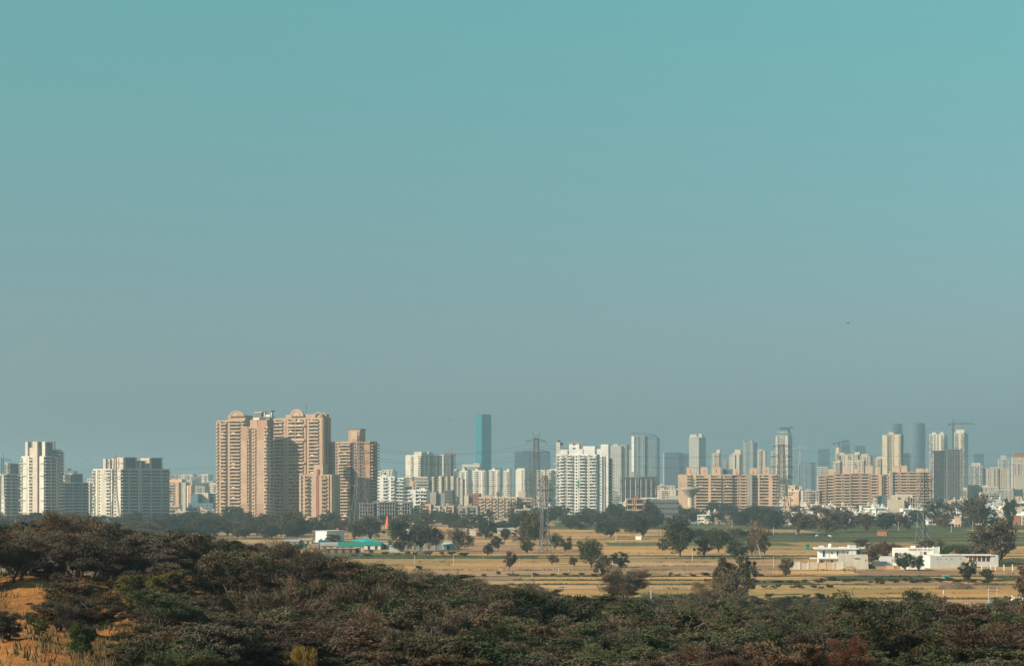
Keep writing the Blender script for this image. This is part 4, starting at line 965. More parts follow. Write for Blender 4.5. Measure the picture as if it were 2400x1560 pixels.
# water tower
D_ = 1900; root = tag(empty('water_tower', (X(1618.5, D_), D_, 0)), 'concrete water tower with funnel-shaped tank before the left salmon block', 'water tower')
mp = D_ / F; T = Tri(); T.lathe([(7.3 * mp, -.5), (7.0 * mp, Z(1165, D_))], 24); put('shaft', T.mesh('shaft', [M['cream']], False), root)
T = Tri(); zb, zt = Z(1165, D_), Z(1146, D_); T.lathe([(7.1 * mp, zb), (9.5 * mp, zb + 1.5), (22 * mp, zt), (22.3 * mp, zt + .9), (21 * mp, zt + 1.5), (6 * mp, zt + 2.2)], 28); put('tank', T.mesh('tank', [M['greige']], False), root)
T = Tri(); T.lathe([(22.8 * mp, zt + .1), (22.8 * mp, zt + .5)], 28); put('rim', T.mesh('rim', [M['cream']]), root)

# ---- left salmon block
SG = 'long salmon apartment slabs'
b = Bld('apartment_block', 'left long salmon block with dark balcony bands and boxy lift houses', 1826, 2150, 5, group=SG, wall='salmonlight', slab='salmonlight')
seg = [(1589, 1620, [('o', 20), ('b', 8)]), (1620, 1660, [('b', 1), ('o+', 9), ('b', 24)]), (1660, 1691, [('w+', 6), ('b', 24)]), (1691, 1717, [('o+', 7), ('b', 19)])]
for i, (a, c, fr) in enumerate(seg): b.block(a, c - .3, 1113, 15, v=2.2 * (i % 2), front=fr, n=13)
b.block(1717, 1752, 1114, 12, v=5, front=[('h', 14), ('w', 4), ('h', 15), ('w', 2)], n=13, wall='salmon'); b.block(1752, 1763, 1113, 15, v=-1, wall='greige')
b.block(1763, 1802, 1112, 14, v=4, front=[('b', 12), ('o+', 5), ('b', 21)], n=13); b.block(1802, 1826, 1113, 14, v=1, front=[('o+', 8), ('b', 15)], n=13)
for a, c, t in ((1609, 1627, 1096), (1642, 1658, 1095), (1668, 1689, 1095), (1722, 1732, 1100), (1758, 1774, 1098), (1788, 1804, 1096)):
    b.block(a, c, t, 9, v=3.5, bottom=1113, part='lift_house', wall='salmonlight'); b.part('slit', [(b.U((a + c) / 2 - .7), b.U((a + c) / 2 + .7), 3.3, 3.45, b.z(t + 12), b.z(t + 4), 0)], ['brick'])
b.part('roof_band', [(b.U(1694), b.U(1718), 8, 9, b.z(1112), b.z(1098), 0)], ['bluegl']); b.done()
b = Bld('house', 'cream lower block with an end stair tower right of the left salmon block', 1872, 2000, 14, wall='salmonlight', cat='building', join=True)
b.block(1834, 1872, 1164, 12, front=[('n2', 5), ('w', 3), ('n', 4), ('w', 5)], n=3); b.block(1857, 1871, 1159, 8, v=1, bottom=1165); b.done()

# ---- far towers between
def simple_tower(label, a, c, t, D, wall='white', phi=24, side=5, front=None, sd=None, roof=None, group=HZ, name='apartment_tower', cat='apartment tower', glass='glass', slab=None):
    xc = c - side; b = Bld(name, label, xc, D, phi, wall=wall, join=True, group=group, cat=cat, glass=glass, slab=slab)
    b.block(a, xc, t, max(8, b.V(c)), front=front or [('n2', 5), ('w', 2), ('b', 4), ('w', 2), ('n2', 5)], side=sd or [('n', 3), ('w', 2), ('n', 3)])
    for (ra, rc, rt) in (roof or []): b.block(ra, rc, rt, 8, v=2, bottom=t + 1, parapet=False, part='lift_house')
    b.part('mast', [(-.18, .18, 0, .36, 0, b.rnd.uniform(5, 10), 0)], ['steel'], (b.U((a + xc) / 2 + b.rnd.uniform(-3, 3)), 6, b.z(t)), single=True)
    b.done(); return b
simple_tower('slender speckled grey-white tower above the water tower', 1615, 1654, 1024, 4100, 'offwhite', 28, 16, [('n2', 4), ('n2', 4), ('n2', 4)], [('g', 3), ('w', 1), ('g', 4)], [(1616, 1632, 1017), (1636, 1644, 1016)], glass='bluegl')
simple_tower('small cream twin tower right of the slender speckled tower', 1668, 1690, 1062, 3900, 'cream', 24, 5, roof=[(1678, 1687, 1053)])
simple_tower('tiny hazy pinkish tower between two cream towers', 1696, 1706, 1079, 5200, 'white2', 10, 2)
simple_tower('cream stepped tower left of the hazy grey tower', 1709, 1741, 1066, 3700, 'cream', 24, 8, [('n2', 5), ('w', 3), ('d', 2), ('w', 4)], roof=[(1721, 1735, 1053), (1716, 1722, 1060)])
simple_tower('hazy grey tower with white roof corners', 1741, 1774, 1037, 4700, 'greige', 26, 9, [('n2', 4), ('g', 4), ('n2', 4)], [('g', 4), ('w', 2)], [(1741, 1745, 1031), (1757, 1762, 1031)], glass='bluegl')
simple_tower('cream double tower right of the hazy grey tower', 1775, 1797, 1056, 3800, 'cream', 10, 3, [('w', 4), ('n2', 3), ('d', 2), ('w', 5)], roof=[(1776, 1786, 1052)])
simple_tower('thin pale tower left of the flat-topped tower', 1806, 1820, 1058, 3900, 'offwhite', 18, 3)
b = Bld('apartment_tower', 'flat-topped tall tower with cream edges and hazy blue right side', 1847, 3750, 26, group=HZ, wall='cream', glass='bluegl', slab='offwhite', join=True)
dv = b.V(1857)
b.block(1818, 1847, 1022, dv, front=[('w', 5), ('g', 4), ('n2', 5), ('n2', 5), ('g', 3), ('w', 7)], side=[('g', 4), ('w', 2), ('g', 4)]); b.block(1820, 1846, 1012, dv * .8, v=3, bottom=1023, wall='offwhite', front=[('g', 5)]); b.block(1826, 1844, 1002, dv * .6, v=5, bottom=1013, wall='bluegl')
b.part('roof_slab', [(b.U(1819), b.U(1850), 1, dv, 0, 2.2, 0)], ['bluegl'], (0, 0, b.z(1002)), single=True); b.done()
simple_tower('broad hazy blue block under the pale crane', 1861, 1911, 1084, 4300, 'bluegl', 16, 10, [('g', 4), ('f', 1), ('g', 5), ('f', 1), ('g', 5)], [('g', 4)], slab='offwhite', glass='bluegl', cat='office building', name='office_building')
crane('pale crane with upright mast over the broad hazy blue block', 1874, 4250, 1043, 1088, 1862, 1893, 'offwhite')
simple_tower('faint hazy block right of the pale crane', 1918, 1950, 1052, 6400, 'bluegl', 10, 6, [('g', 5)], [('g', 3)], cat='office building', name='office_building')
simple_tower('pale green-grey grid block left of the long salmon block', 1915, 1945, 1094, 3300, 'offwhite', 10, 4, [('n2', 4), ('w', 1), ('n2', 4), ('n2', 4)])

# ---- right salmon block and what rises behind
b = Bld('apartment_block', 'longest salmon block with continuous balcony bands, right of centre', 2183, 2300, 6, group=SG, wall='salmon', slab='salmonlight')
cuts = [(1917, 1938, 1116), (1938, 1957, 1114), (1957, 1996, 1111), (1996, 2040, 1110), (2040, 2060, 1113)]
for i, (a, c, t) in enumerate(cuts): b.block(a, c - .2, t, 15, v=1.4 * (i % 2), front=[('h', 12), ('w', 1.6)] if c - a < 30 else [('h', 16), ('w', 2), ('h', 16), ('w', 2)], n=13)
b.block(2060, 2071, 1114, 15, v=-2, front=[('o+', 5), ('n', 4)], n=13); b.block(2071, 2086, 1112, 15, v=1, front=[('h', 8), ('w', 3)], n=13); b.block(2086, 2092, 1106, 15, v=-3, wall='greige')
b.block(2092, 2183, 1107, 15, v=0, front=[('h', 14), ('w', 3), ('h', 18), ('w', 1), ('h', 20), ('w', 3), ('h', 28), ('w', 2)], n=14, side=[('w', 5)])
for a, c, t in ((1943, 1955, 1100), (1978, 1992, 1097), (2003, 2013, 1099), (2030, 2046, 1092), (2052, 2062, 1096), (2094, 2110, 1093), (2112, 2127, 1092), (2150, 2160, 1099), (2160, 2176, 1099)): b.block(a, c, t, 8, v=4, bottom=1116, part='lift_house', wall='salmonlight')
b.done()
CG = 'cream stepped towers behind the long salmon block'
for lb, a, c, t, D, rf in (('cream tower with a slim hazy top, leftmost of the cream cluster', 1957, 1972, 1062, 3050, [(1958, 1966, 1048)]), ('widest cream tower of the cluster behind the long salmon block', 1972, 2016, 1065, 3000, [(2002, 2014, 1059), (1966, 1978, 1060)]),
                           ('low cream tower in front of the cream cluster', 1952, 1974, 1083, 2800, [(1961, 1969, 1078)]), ('right cream tower of the cluster with pinkish shade', 2014, 2046, 1069, 3050, [(2018, 2034, 1063)]), ('cream tower with two small lift houses, centre of the cluster', 1985, 2030, 1080, 2850, [(1990, 1998, 1077), (2008, 2016, 1077)]),
                           ('isolated cream tower between the cluster and the cream shaft tower', 2051, 2070, 1075, 2900, [(2055, 2068, 1069)])):
    simple_tower(lb, a, c, t, D, 'cream', 22, 6, roof=rf, group=CG)
crane('dark flat crane above the leftmost cream tower', 1966, 3060, 1034, 1062, 1954, 1992, 'steel', 0.25)
b = Bld('glass_tower', 'hazy dome-topped tower behind the cream cluster', 1992, 4900, 10, wall='bluegl', join=True, group=HZ, cat='glass tower', slab='greige'); b.block(1972, 1992, 1042, 20, front=[('g', 5)]); b.arch(1971, 1993, 1042, 1029, 1, thick=18, wall='bluegl', ring='bluegl'); b.done()
simple_tower('faint hazy flat tower just right of the dome-topped tower', 2004, 2033, 1044, 6000, 'bluegl', 12, 6, [('g', 5)], [('g', 3)], cat='office building', name='office_building')
b = Bld('apartment_tower', 'cream shaft tower with a dark balcony seam and serrated right edge', 2112, 2720, 22, group='cream and white towers behind the right part', wall='cream', slab='cream', join=True)
b.block(2068, 2080, 1020, 14, front=[('w', 5)]); b.block(2080, 2096, 1017, 12, v=2, front=[('b', 4), ('n', 4), ('b', 3)]); b.block(2096, 2112, 1019, 14, front=[('w', 8), ('b', 4)], side=[('g', 4), ('w', 3)]); b.block(2082, 2092, 1013, 6, v=4, bottom=1018); b.done()
def round_tower(label, a, c, t, D, flare=1.0):
    root = tag(empty('glass_tower', (X((a + c) / 2, D), D, 0)), label, 'glass tower', HZ); r = (c - a) / 2 * D / F; h = Z(t, D)
    T = Tri(); T.lathe([(r * .92, -.5), (r * .96, h * .5), (r, h * .9), (r * .97, h), (r * .8, h + 1.5)], 20); put('curtain_wall', T.mesh('curtain_wall', [M['bluegl']], False), root)
    T = Tri(); n = int(h / 3.6)
    for k in range(n): T.lathe([(r * 1.01, k * 3.6), (r * 1.02, k * 3.6 + .5)], 20)
    tag(put('floor_slab', T.mesh('floor_slab', [M['greige']]), root), kind='stuff')
    T = Tri()
    for q in range(10): T.box(r * .7 * math.cos(q * .63) - .4, r * .7 * math.cos(q * .63) + .4, r * .7 * math.sin(q * .63) - .4, r * .7 * math.sin(q * .63) + .4, h, h + 4)
    tag(put('rooftop_frame', T.mesh('rooftop_frame', [M['darkgrey']]), root), kind='stuff'); return root
round_tower('hazy rounded tower peeking above the cream shaft tower', 2076, 2115, 994, 4900)
round_tower('hazy rounded tower with a rough top, right of the cream shaft tower', 2126, 2169, 992, 4800)
simple_tower('dark hazy block at the foot of the rough-topped rounded tower', 2114, 2134, 1062, 4300, 'bluegl', 16, 5, [('g', 5)], [('g', 3)], cat='office building', name='office_building')
RG = 'cream and white towers behind the right part'
simple_tower('white tower with two roof horns left of the dark grid block', 2178, 2221, 1018, 3000, 'white', 18, 8, [('b', 4), ('w', 2), ('n', 3), ('w', 1), ('n', 3), ('w', 2), ('b', 4)], [('g', 4)], [(2184, 2193, 1012), (2203, 2211, 1012)], group=RG)
simple_tower('white tower with a square cap beside the right tower crane', 2236, 2269, 1014, 3000, 'white', 18, 9, [('w', 1), ('b', 4), ('w', 3), ('b', 4)], [('g', 4)], [(2240, 2260, 1006)], group=RG)
crane('tall dark tower crane between two white towers on the right', 2234, 2980, 982, 1060, 2225, 2284, 'steel')
b = Bld('unfinished_building', 'dark grey concrete grid block between two white towers on the right', 2257, 2620, 10, cat='construction site', wall='grey', join=True)
b.skeleton(2185, 2218, 1056, 18, 1, ncol=9, mat='darkgrey'); b.skeleton(2218, 2256, 1053, 18, 0, ncol=10, mat='grey'); b.done()
b = Bld('apartment_tower', 'pale stepped block with a green-blue shaded edge at the right', 2304, 3500, 14, group=RG, wall='offwhite', join=True)
b.block(2271, 2304, 1092, 16, front=[('b', 4), ('n', 3), ('b', 4), ('n', 3), ('b', 4)]); b.block(2277, 2298, 1085, 12, v=1, bottom=1093); b.block(2304, 2312, 1098, 12, v=3, wall='greige'); b.done()
simple_tower('faint hazy low tower behind the pale stepped block', 2284, 2312, 1063, 6200, 'bluegl', 10, 6, [('g', 5)], [('g', 3)], cat='office building', name='office_building')
b = Bld('apartment_block', 'cream block with a row of roof slots near the right edge', 2366, 3300, 8, group=RG, wall='cream', join=True)
b.block(2314, 2340, 1099, 14, front=[('n2', 4), ('w', 2), ('n2', 4)]); b.block(2340, 2366, 1100, 14, v=2, front=[('n2', 4), ('n2', 4), ('w', 2)]); b.block(2322, 2346, 1095, 6, v=2, bottom=1100, front=[('n', 2)] * 5); b.done()
simple_tower('hazy grey-green tower behind the cream roof-slot block', 2341, 2371, 1076, 4700, 'offwhite', 12, 5, roof=[(2345, 2358, 1066)], group=HZ)
b = Bld('apartment_block', 'tall pinkish-cream block cut off by the right edge, open roof arcade', 2440, 3420, 6, group=RG, wall='white2', join=True)
b.block(2373, 2440, 1087, 16, front=[('n2', 6), ('w', 2)] * 5); b.block(2373, 2440, 1072, 14, v=1, bottom=1088, wall='cream', front=[('n', 3)] * 8, n=1); b.block(2376, 2425, 1061, 12, v=1.5, bottom=1073, wall='brick'); b.block(2378, 2440, 1115, 10, v=-6, wall='cream'); b.done()
b = Bld('house', 'bright cream three-step building with an open columned wing below the long salmon block', 2122, 1900, 8, wall='cream', cat='building')
b.block(2081, 2119, 1172, 10, v=-4, n=3, wall='cream'); b.block(2092, 2128, 1162, 10, v=6, wall='cream', part='upper_wall'); b.block(2101, 2140, 1158, 8, v=12, wall='white', part='upper_wall'); b.skeleton(2122, 2150, 1166, 10, 0, ncol=5, n=4, mat='white2')
b.part('window', [(b.U(2105), b.U(2111), 5.4, 5.9, b.z(1169), b.z(1165), 0)], ['glass']); b.part('roof_band', [(b.U(2100), b.U(2150), 11, 21, 0, .6, 0)], ['brick'], (0, 0, b.z(1158) + 1)); b.done()
b = Bld('building', 'dark blue-grey cube with a pale round stair beside it', 2077, 1950, 6, wall='bluegl', cat='building'); b.block(2062, 2077, 1163, 12); T = Tri(); T.lathe([(3.6, 0), (3.6, 5.2)], 16); T.lathe([(4.4, 5.2), (4.4, 5.8)], 16); T.lathe([(3.2, 5.8), (3.2, 9)], 16); T.lathe([(4.6, 9), (4.6, 9.5)], 16)
put('stair_drum', T.mesh('stair_drum', [M['greige']]), b.root, (b.U(2054), 2, b.z(1185))); b.block(2043, 2061, 1183, 9, v=-2, wall='white'); b.done()
print('buildings done', len(bpy.data.objects))
# ------------------------------------------------------------------ scattered town houses
HOUSE_WALLS = [('bright', 'white'), ('bright', 'white'), ('white', 'warm white'), ('cream', 'cream'), ('offwhite', 'off-white'), ('salmonlight', 'pinkish'), ('greige', 'grey-beige'), ('coolwhite', 'cool white')]
_HV = {}
def house_meshes(kind, wallm):
    """a flat-roofed plastered house of 1 to 4 storeys; meshes shared between look-alikes"""
    key = (kind, wallm)
    if key in _HV: return _HV[key]
    rs = random.Random(kind * 17 + 5); w, d, n = rs.uniform(8, 13), rs.uniform(8, 11), [1, 2, 2, 3, 3, 4][kind % 6]; h = n * 3.1
    wall = [(-w / 2, w / 2, 0, d, -.3, h, 0)]; par = [(-w / 2, w / 2, 0, .2, h, h + .8, 0), (-w / 2, w / 2, d - .2, d, h, h + .8, 0), (-w / 2, -w / 2 + .2, .2, d - .2, h, h + .8, 0), (w / 2 - .2, w / 2, .2, d - .2, h, h + .8, 0)]
    stair = [(w * .1, w * .1 + 3, d * .3, d * .7, h, h + 2.6, 0), (w * .1 - .4, w * .1 + 3.4, d * .25, d * .75, h + 2.6, h + 2.8, 0)]
    win, bal = [], []
    for k in range(n):
        m = int(w / 2.6)
        for q in range(m):
            x = -w / 2 + w * (q + .5) / m
            if rs.random() < .75: win += [(x - .55, x + .55, -.05, -.01, k * 3.1 + .9, k * 3.1 + 2.3, 0), (x - .8, x + .8, -.5, -.01, k * 3.1 + 2.35, k * 3.1 + 2.47, 1)]
        if rs.random() < .8 and n > 1: bal += [(-w / 2 - .3, w / 2 + .3, -1.3, -.02, k * 3.1 + 2.85, k * 3.1 + 3.05, 0)]
        for q in range(3): win += [(w / 2 + .01, w / 2 + .05, d * (.2 + .28 * q), d * (.2 + .28 * q) + 1.0, k * 3.1 + 1, k * 3.1 + 2.2, 0)]
    wm = M[wallm]
    def mk(n_, b, ms):
        V, Fc, Mi = box_arrays(b); return np_mesh(n_, V, Fc, ms, Mi)
    _HV[key] = dict(wall=mk('wall', wall, [wm]), parapet=mk('parapet', par, [wm]), stair_room=mk('stair_room', stair, [wm]), window=mk('window', win or wall[:1], [M['glass'], wm]),
                    balcony=mk('balcony', bal, [wm]) if bal else None, w=w, d=d, h=h)
    return _HV[key]
def house(px, D, kind, wallm, colour, rz, group, row, tank=True, scale=1.0):
    hm = house_meshes(kind, wallm); root = empty('house', (X(px, D), D, 0), rz); root.scale = (scale,) * 3
    for k in ('wall', 'parapet', 'stair_room'): put(k, hm[k], root)
    o = put('window', hm['window'], root); o['kind'] = 'stuff'
    if hm['balcony']: put('balcony', hm['balcony'], root)
    if tank:
        key = ('tank', 1.0, 1.7, 'tankw' if kind % 2 else 'tank')
        if key not in _CACHE: T = Tri(); T.lathe([(.8, 0), (.8, 1.2), (.4, 1.6), (.1, 1.7)], 10); _CACHE[key] = T.mesh('water_tank', [M[key[3]]])
        put('water_tank', _CACHE[key], root, (hm['w'] * .1 + 1.2, hm['d'] * .5, hm['h'] + 2.8))
    tag(root, cat='house', group=group); auto_label(root, px, f'{colour} {["one-storey", "two-storey", "two-storey", "three-storey", "three-storey", "four-storey"][kind % 6]} house', row)
    return root
TOWN = []
def town():
    rnd = random.Random(77)
    def fill(px0, px1, D0, D1, n, grp, kinds, rowname, mind=16, pal=None):
        got = 0; tries = 0
        while got < n and tries < n * 30:
            tries += 1; D = rnd.uniform(D0, D1); px = rnd.uniform(px0, px1); x = X(px, D)
            if any(abs(x - a) < mind and abs(D - b_) < mind * 2.2 for a, b_ in TOWN): continue
            TOWN.append((x, D)); got += 1
            w, c = rnd.choice(pal or HOUSE_WALLS)
            house(px, D, rnd.choice(kinds), w, c, rnd.choice([-.25, -.12, .1, -.5, .0]) + rnd.uniform(-.1, .1), grp, rowname(D))
    rn = lambda D: 'in the front row, by' if D < 1750 else 'in mid-town, by' if D < 2250 else 'at the back, by'
    fill(1830, 2440, 1560, 1760, 30, 'plastered houses of the right-hand town', [0, 1, 2, 1], rn)
    fill(1830, 2440, 1760, 2250, 74, 'plastered houses of the right-hand town', [1, 2, 3], rn)
    fill(2185, 2440, 2250, 3200, 56, 'plastered houses of the right-hand town', [2, 3, 4, 5], rn, 14)
    fill(1820, 1920, 2100, 3100, 24, 'plastered houses of the right-hand town', [3, 4, 5], rn, 14)
    fill(1650, 1830, 1600, 1800, 6, 'plastered houses of the right-hand town', [0, 1, 2], rn)
    fill(1430, 1600, 1900, 2500, 22, 'houses behind the central trees', [3, 4, 5], rn, 12)
    fill(1205, 1310, 1780, 2300, 14, 'houses behind the central trees', [2, 3, 4], rn, 12)
    fill(1000, 1130, 2250, 2800, 26, 'houses behind the central trees', [3, 4, 5], rn, 12)
    fill(1100, 1180, 1500, 1650, 5, 'houses behind the central trees', [0, 1], rn)
town()
def far_city():
    """mid-rise blocks far behind, each a small block of its own"""
    rnd = random.Random(31)
    spans = [(950, 1060, 3300, 5200, 14), (1050, 1210, 3600, 5600, 12), (1420, 1470, 2700, 4600, 8), (1535, 1600, 2700, 5200, 14), (1650, 1720, 3200, 5400, 8), (1790, 1925, 3000, 5600, 28), (2260, 2420, 3600, 6200, 30), (2262, 2430, 2700, 3500, 22), (1830, 1920, 2300, 3000, 8), (1655, 1830, 2300, 2900, 6), (380, 520, 4500, 6500, 12), (195, 220, 3000, 4500, 4), (2045, 2075, 3300, 4400, 3)]
    for a, c, d0, d1, n in spans:
        for _ in range(n):
            D = rnd.uniform(d0, d1); px = rnd.uniform(a, c); h = rnd.choice([14, 17, 20, 24, 30]) + rnd.uniform(-2, 2)
            wl, cn = rnd.choice([('white', 'white'), ('cream', 'cream'), ('offwhite', 'off-white'), ('salmonlight', 'pinkish'), ('greige', 'grey-beige'), ('white2', 'pale pink')])
            w = rnd.uniform(18, 34); b = Bld('apartment_block', None, px, D, rnd.choice([0, 12, 24, 35]), wall=wl, join=True, group='small mid-rise blocks of the far city')
            b.block(-w, 0, Z(0, D) * 0 + (Y0 + (H - h) * F / D), 14, metres=True, front=[('n2', 5), ('b', 4), ('n2', 5)] if D < 4500 else [('h', 8), ('w', 2), ('h', 8)], side=[('w', 3), ('n', 3)])
            b.block(-w * .7, -w * .7 + 4, Y0 + (H - h - 3) * F / D, 4, v=3, bottom=Y0 + (H - h) * F / D, metres=True, parapet=False, part='stair_room')
            auto_label(b.root, px, f'{cn} mid-rise block', 'far behind, near' if D < 4200 else 'farthest back, near'); b.done()
far_city()

# ------------------------------------------------------------------ white farmhouses
def simple(name, label, cat, px, D, rz=0.0, group=None, base=0.0): return tag(empty(name, (X(px, D), D, base), rz), label, cat, group)
def pb(root, name, boxes, mats, at=(0, 0, 0), rz=0.0, kind=None):
    return put(name, boxes_mesh(name, boxes, [M[m] for m in mats]), root, at, rz, kind)
def window_part(root, x, z, w, h, y=0.0, m='glass', name='window'):
    f = pb(root, name, [(x - w / 2 - .1, x + w / 2 + .1, y - .12, y - .02, z - .1, z, 0), (x - w / 2 - .1, x + w / 2 + .1, y - .12, y - .02, z + h, z + h + .1, 0), (x - w / 2 - .1, x - w / 2, y - .12, y - .02, z, z + h, 0), (x + w / 2, x + w / 2 + .1, y - .12, y - .02, z, z + h, 0)], ['bright'])
    pb(f, 'pane', [(x - w / 2, x + w / 2, y - .06, y - .01, z, z + h, 0)], [m]); return f
Df = 735.0; mp = Df / F
r = simple('farmhouse', 'white two-storey flat-roofed farmhouse with wide roof slab, left of the two', 'house', 1955, Df, -.10, 'white farmhouses on the plain')
g = lambda px: (px - 1955) * mp
zz = lambda row: Z(row, Df)
pb(r, 'wall', [(g(1919), g(1989), 0, 8, 0, zz(1286), 0)], ['bright']); pb(r, 'roof', [(g(1909), g(2012), -1.6, 9, zz(1286), zz(1283), 0)], ['bright'])
pb(r, 'stair_tower', [(g(1989), g(2006), -1.0, 7, 0, zz(1277), 0)], ['coolwhite']); pb(r, 'side_wing', [(g(2006), g(2022), 1.5, 7.5, 0, zz(1288), 0), ], ['paleblue']); pb(r, 'roof', [(g(2006), g(2028), .6, 9.6, zz(1284.6), zz(1283), 0)], ['bright'])  # side wing: the grey-blue shade of the right-facing side is put into its colour
pb(r, 'balcony_slab', [(g(1898), g(1962), -2.2, -.02, zz(1308.5), zz(1306), 0)], ['bright']); pb(r, 'parapet', [(g(1920), g(1932), 1, 3, zz(1283), zz(1278), 0)], ['coolwhite']); pb(r, 'parapet', [(g(1968), g(1982), 3, 5, zz(1283), zz(1281), 0)], ['coolwhite'])
window_part(r, g(1931), zz(1304), .85, 2.2, 0, 'blue', 'door'); window_part(r, g(1950), zz(1297), .5, .8); window_part(r, g(1963), zz(1303), .6, 1.9, 0, 'glass', 'door'); window_part(r, g(1976), zz(1301), 1.2, 1.8, 0, 'white2'); window_part(r, g(1926), zz(1317), .7, .8); window_part(r, g(1950), zz(1317), .7, .8); window_part(r, g(1986), zz(1298), .3, .9); window_part(r, g(2013), zz(1300), .8, 1.6, 1.5)
pb(r, 'drainpipe', [(-.06, .06, -.14, -.02, zz(1318), zz(1286), 0)], ['cream'], (g(1943), 0, 0))
T = Tri(); T.lathe([(.75, 0), (.75, 1.2), (.35, 1.5)], 14); put('water_tank', T.mesh('water_tank', [M['bright']]), r, (g(1947), 3, zz(1283)))
T = Tri(); x0, x1 = g(1962), g(2035)
T.add([(g(1962), -3.2, 0), (g(2033), -3.2, 0), (g(2033), -.5, 0), (g(1962), -.5, 0), (g(1964), -3.2, zz(1298)), (g(2031), -3.2, zz(1298)), (g(2031), -.5, zz(1298)), (g(1964), -.5, zz(1298))], [tuple(q) for q in _BF.tolist()])
put('front_wing', T.mesh('front_wing', [M['offwhite']]), r); window_part(r, g(2026), zz(1312), .6, .5, -3.2); pb(r, 'ledge', [(g(1998), g(2010), -3.7, -3.2, zz(1306), zz(1305), 0)], ['greige'])
def rough_wall(name, label, px0, px1, D0, D1, h, th, mats, grp, seed):
    """weathered boundary wall in separate bays, each leaning and worn a little differently"""
    rnd = random.Random(seed); xa, xb = X(px0, D0), X(px1, D1); L = math.hypot(xb - xa, D1 - D0); n = max(3, int(L / 3)); root = tag(empty(name, (xa, D0, 0), math.atan2(D1 - D0, xb - xa)), label, 'wall', grp)
    for k in range(n):
        pb(root, 'wall_bay', [(0, L / n - .02, 0, th, -.2, round(h * rnd.uniform(.86, 1.06), 1), 0)], [rnd.choice(mats)], (k * L / n, 0, 0))
        pb(root, 'wall_pier', [(-.2, .2, -.12, th + .1, -.2, round(h * 1.08, 1), 0)], [mats[0]], (k * L / n, 0, 0))
    return root
WGp = 'boundary walls of the farmhouses'
rough_wall('boundary_wall', 'peeling white and brick boundary wall in front of the left farmhouse', 1854, 1996, 728, 728, 2.6, .3, ['white', 'salmonlight', 'cream', 'white'], WGp, 2)
rough_wall('boundary_wall', 'low brown creeper-covered wall between the two farmhouses', 1990, 2117, 733, 731, 1.2, .3, ['peach2', 'salmon', 'heap'], WGp, 3)
rough_wall('boundary_wall', 'bright white low wall before the right farmhouse', 2112, 2168, 730, 729, 1.6, .3, ['bright'], WGp, 4)
rough_wall('boundary_wall', 'low brick-red wall right of the left farmhouse', 1994, 2045, 742, 742, 1.5, .3, ['brick', 'peach2'], WGp, 5)
rough_wall('boundary_wall', 'white compound wall between the farmhouses', 2045, 2093, 745, 746, 2.4, .3, ['bright', 'coolwhite'], WGp, 6)
b = Bld('farmhouse', 'white farmhouse with crenellated terrace, right of the two', 2187, 760, 8, cat='house', group='white farmhouses on the plain', wall='bright')
b.block(2094, 2187, 1290, 9, n=1); g = b.U
b.part('upper_wall', [(g(2128), g(2187), 0, 9, b.z(1290), b.z(1285), 0)], ['bright']); b.part('corner_tower', [(g(2187), g(2202), -.6, 7, 0, b.z(1282), 0)], ['coolwhite'])
b.part('terrace_wall', [(g(2062), g(2094), 0, 7, 0, b.z(1308), 0), (g(2062), g(2094), 0, .2, b.z(1308), b.z(1303), 0)], ['coolwhite']); b.part('ramp', [(g(2100), g(2187), -2, -.02, 0, b.z(1313), 0)], ['bright'])
for px, t in ((2095, 1285), (2107, 1286), (2112, 1287), (2116, 1286), (2122, 1287), (2129, 1283), (2150, 1283), (2164, 1281), (2174, 1281), (2187, 1279), (2201, 1280)):
    b.part('pillar', [(-.18, .18, 0, .36, 0, round(b.z(t) - b.z(1292), 1), 0)], ['bright'], (g(px), -.02 if px < 2187 else -.62, b.z(1292)))
b.part('terrace_tank', [(g(2136), g(2147), 3, 5, b.z(1285), b.z(1279), 0)], ['bright'])
window_part(b.root, g(2101), b.z(1307), 1.2, 2.0, 0, 'void', 'door'); window_part(b.root, g(2160), b.z(1305), 1.3, 2.2, 0, 'white2'); window_part(b.root, g(2168), b.z(1304), .8, 1.9, 0, 'glass'); 
for k in range(4): b.part('vent', [(-.15, .15, -.05, -.01, 0, .25, 0)], ['void'], (g(2158 + 3.5 * k), 0, b.z(1294)))
b.done()
r = simple('compound_building', 'long white walled yard building right of the right farmhouse', 'building', 2180, 738, .12, 'white farmhouses on the plain'); g = lambda px: (px - 2180) * mp
pb(r, 'wall', [(g(2180), g(2264), 0, 9, -.2, 4.7, 0)], ['coolwhite']); pb(r, 'roof', [(g(2206), g(2266), -.2, 9, 4.7, 4.9, 0)], ['bright'])  # the weaker light on this wall is put into its greyer white
for px in (2198, 2205, 2219, 2232, 2254): pb(r, 'vent', [(-.22, .22, -.05, -.01, 3.4, 3.65, 0)], ['void'], (g(px), 0, 0))
r = simple('open_shed', 'open white cattle shed with flat roof slab at the right end of the compound', 'shed', 2266, 752, -.04, 'white farmhouses on the plain'); g = lambda px: (px - 2266) * mp
pb(r, 'back_wall', [(g(2268), g(2324), 5.6, 5.8, -.2, 3.6, 0)], ['salmonlight']); pb(r, 'roof', [(g(2262), g(2328), -.5, 6, 4.2, 4.6, 0)], ['bright']); pb(r, 'end_wall', [(g(2324), g(2341), 0, 6, -.2, 4.4, 0)], ['coolwhite'])
pb(r, 'front_wall', [(g(2268), g(2324), 0, .2, -.2, 2.0, 0)], ['coolwhite'])
for k in range(6): pb(r, 'post', [(-.12, .12, .3, .54, 0, 4.19, 0)], ['bright'], (g(2270 + 10.5 * k), 0, 0))
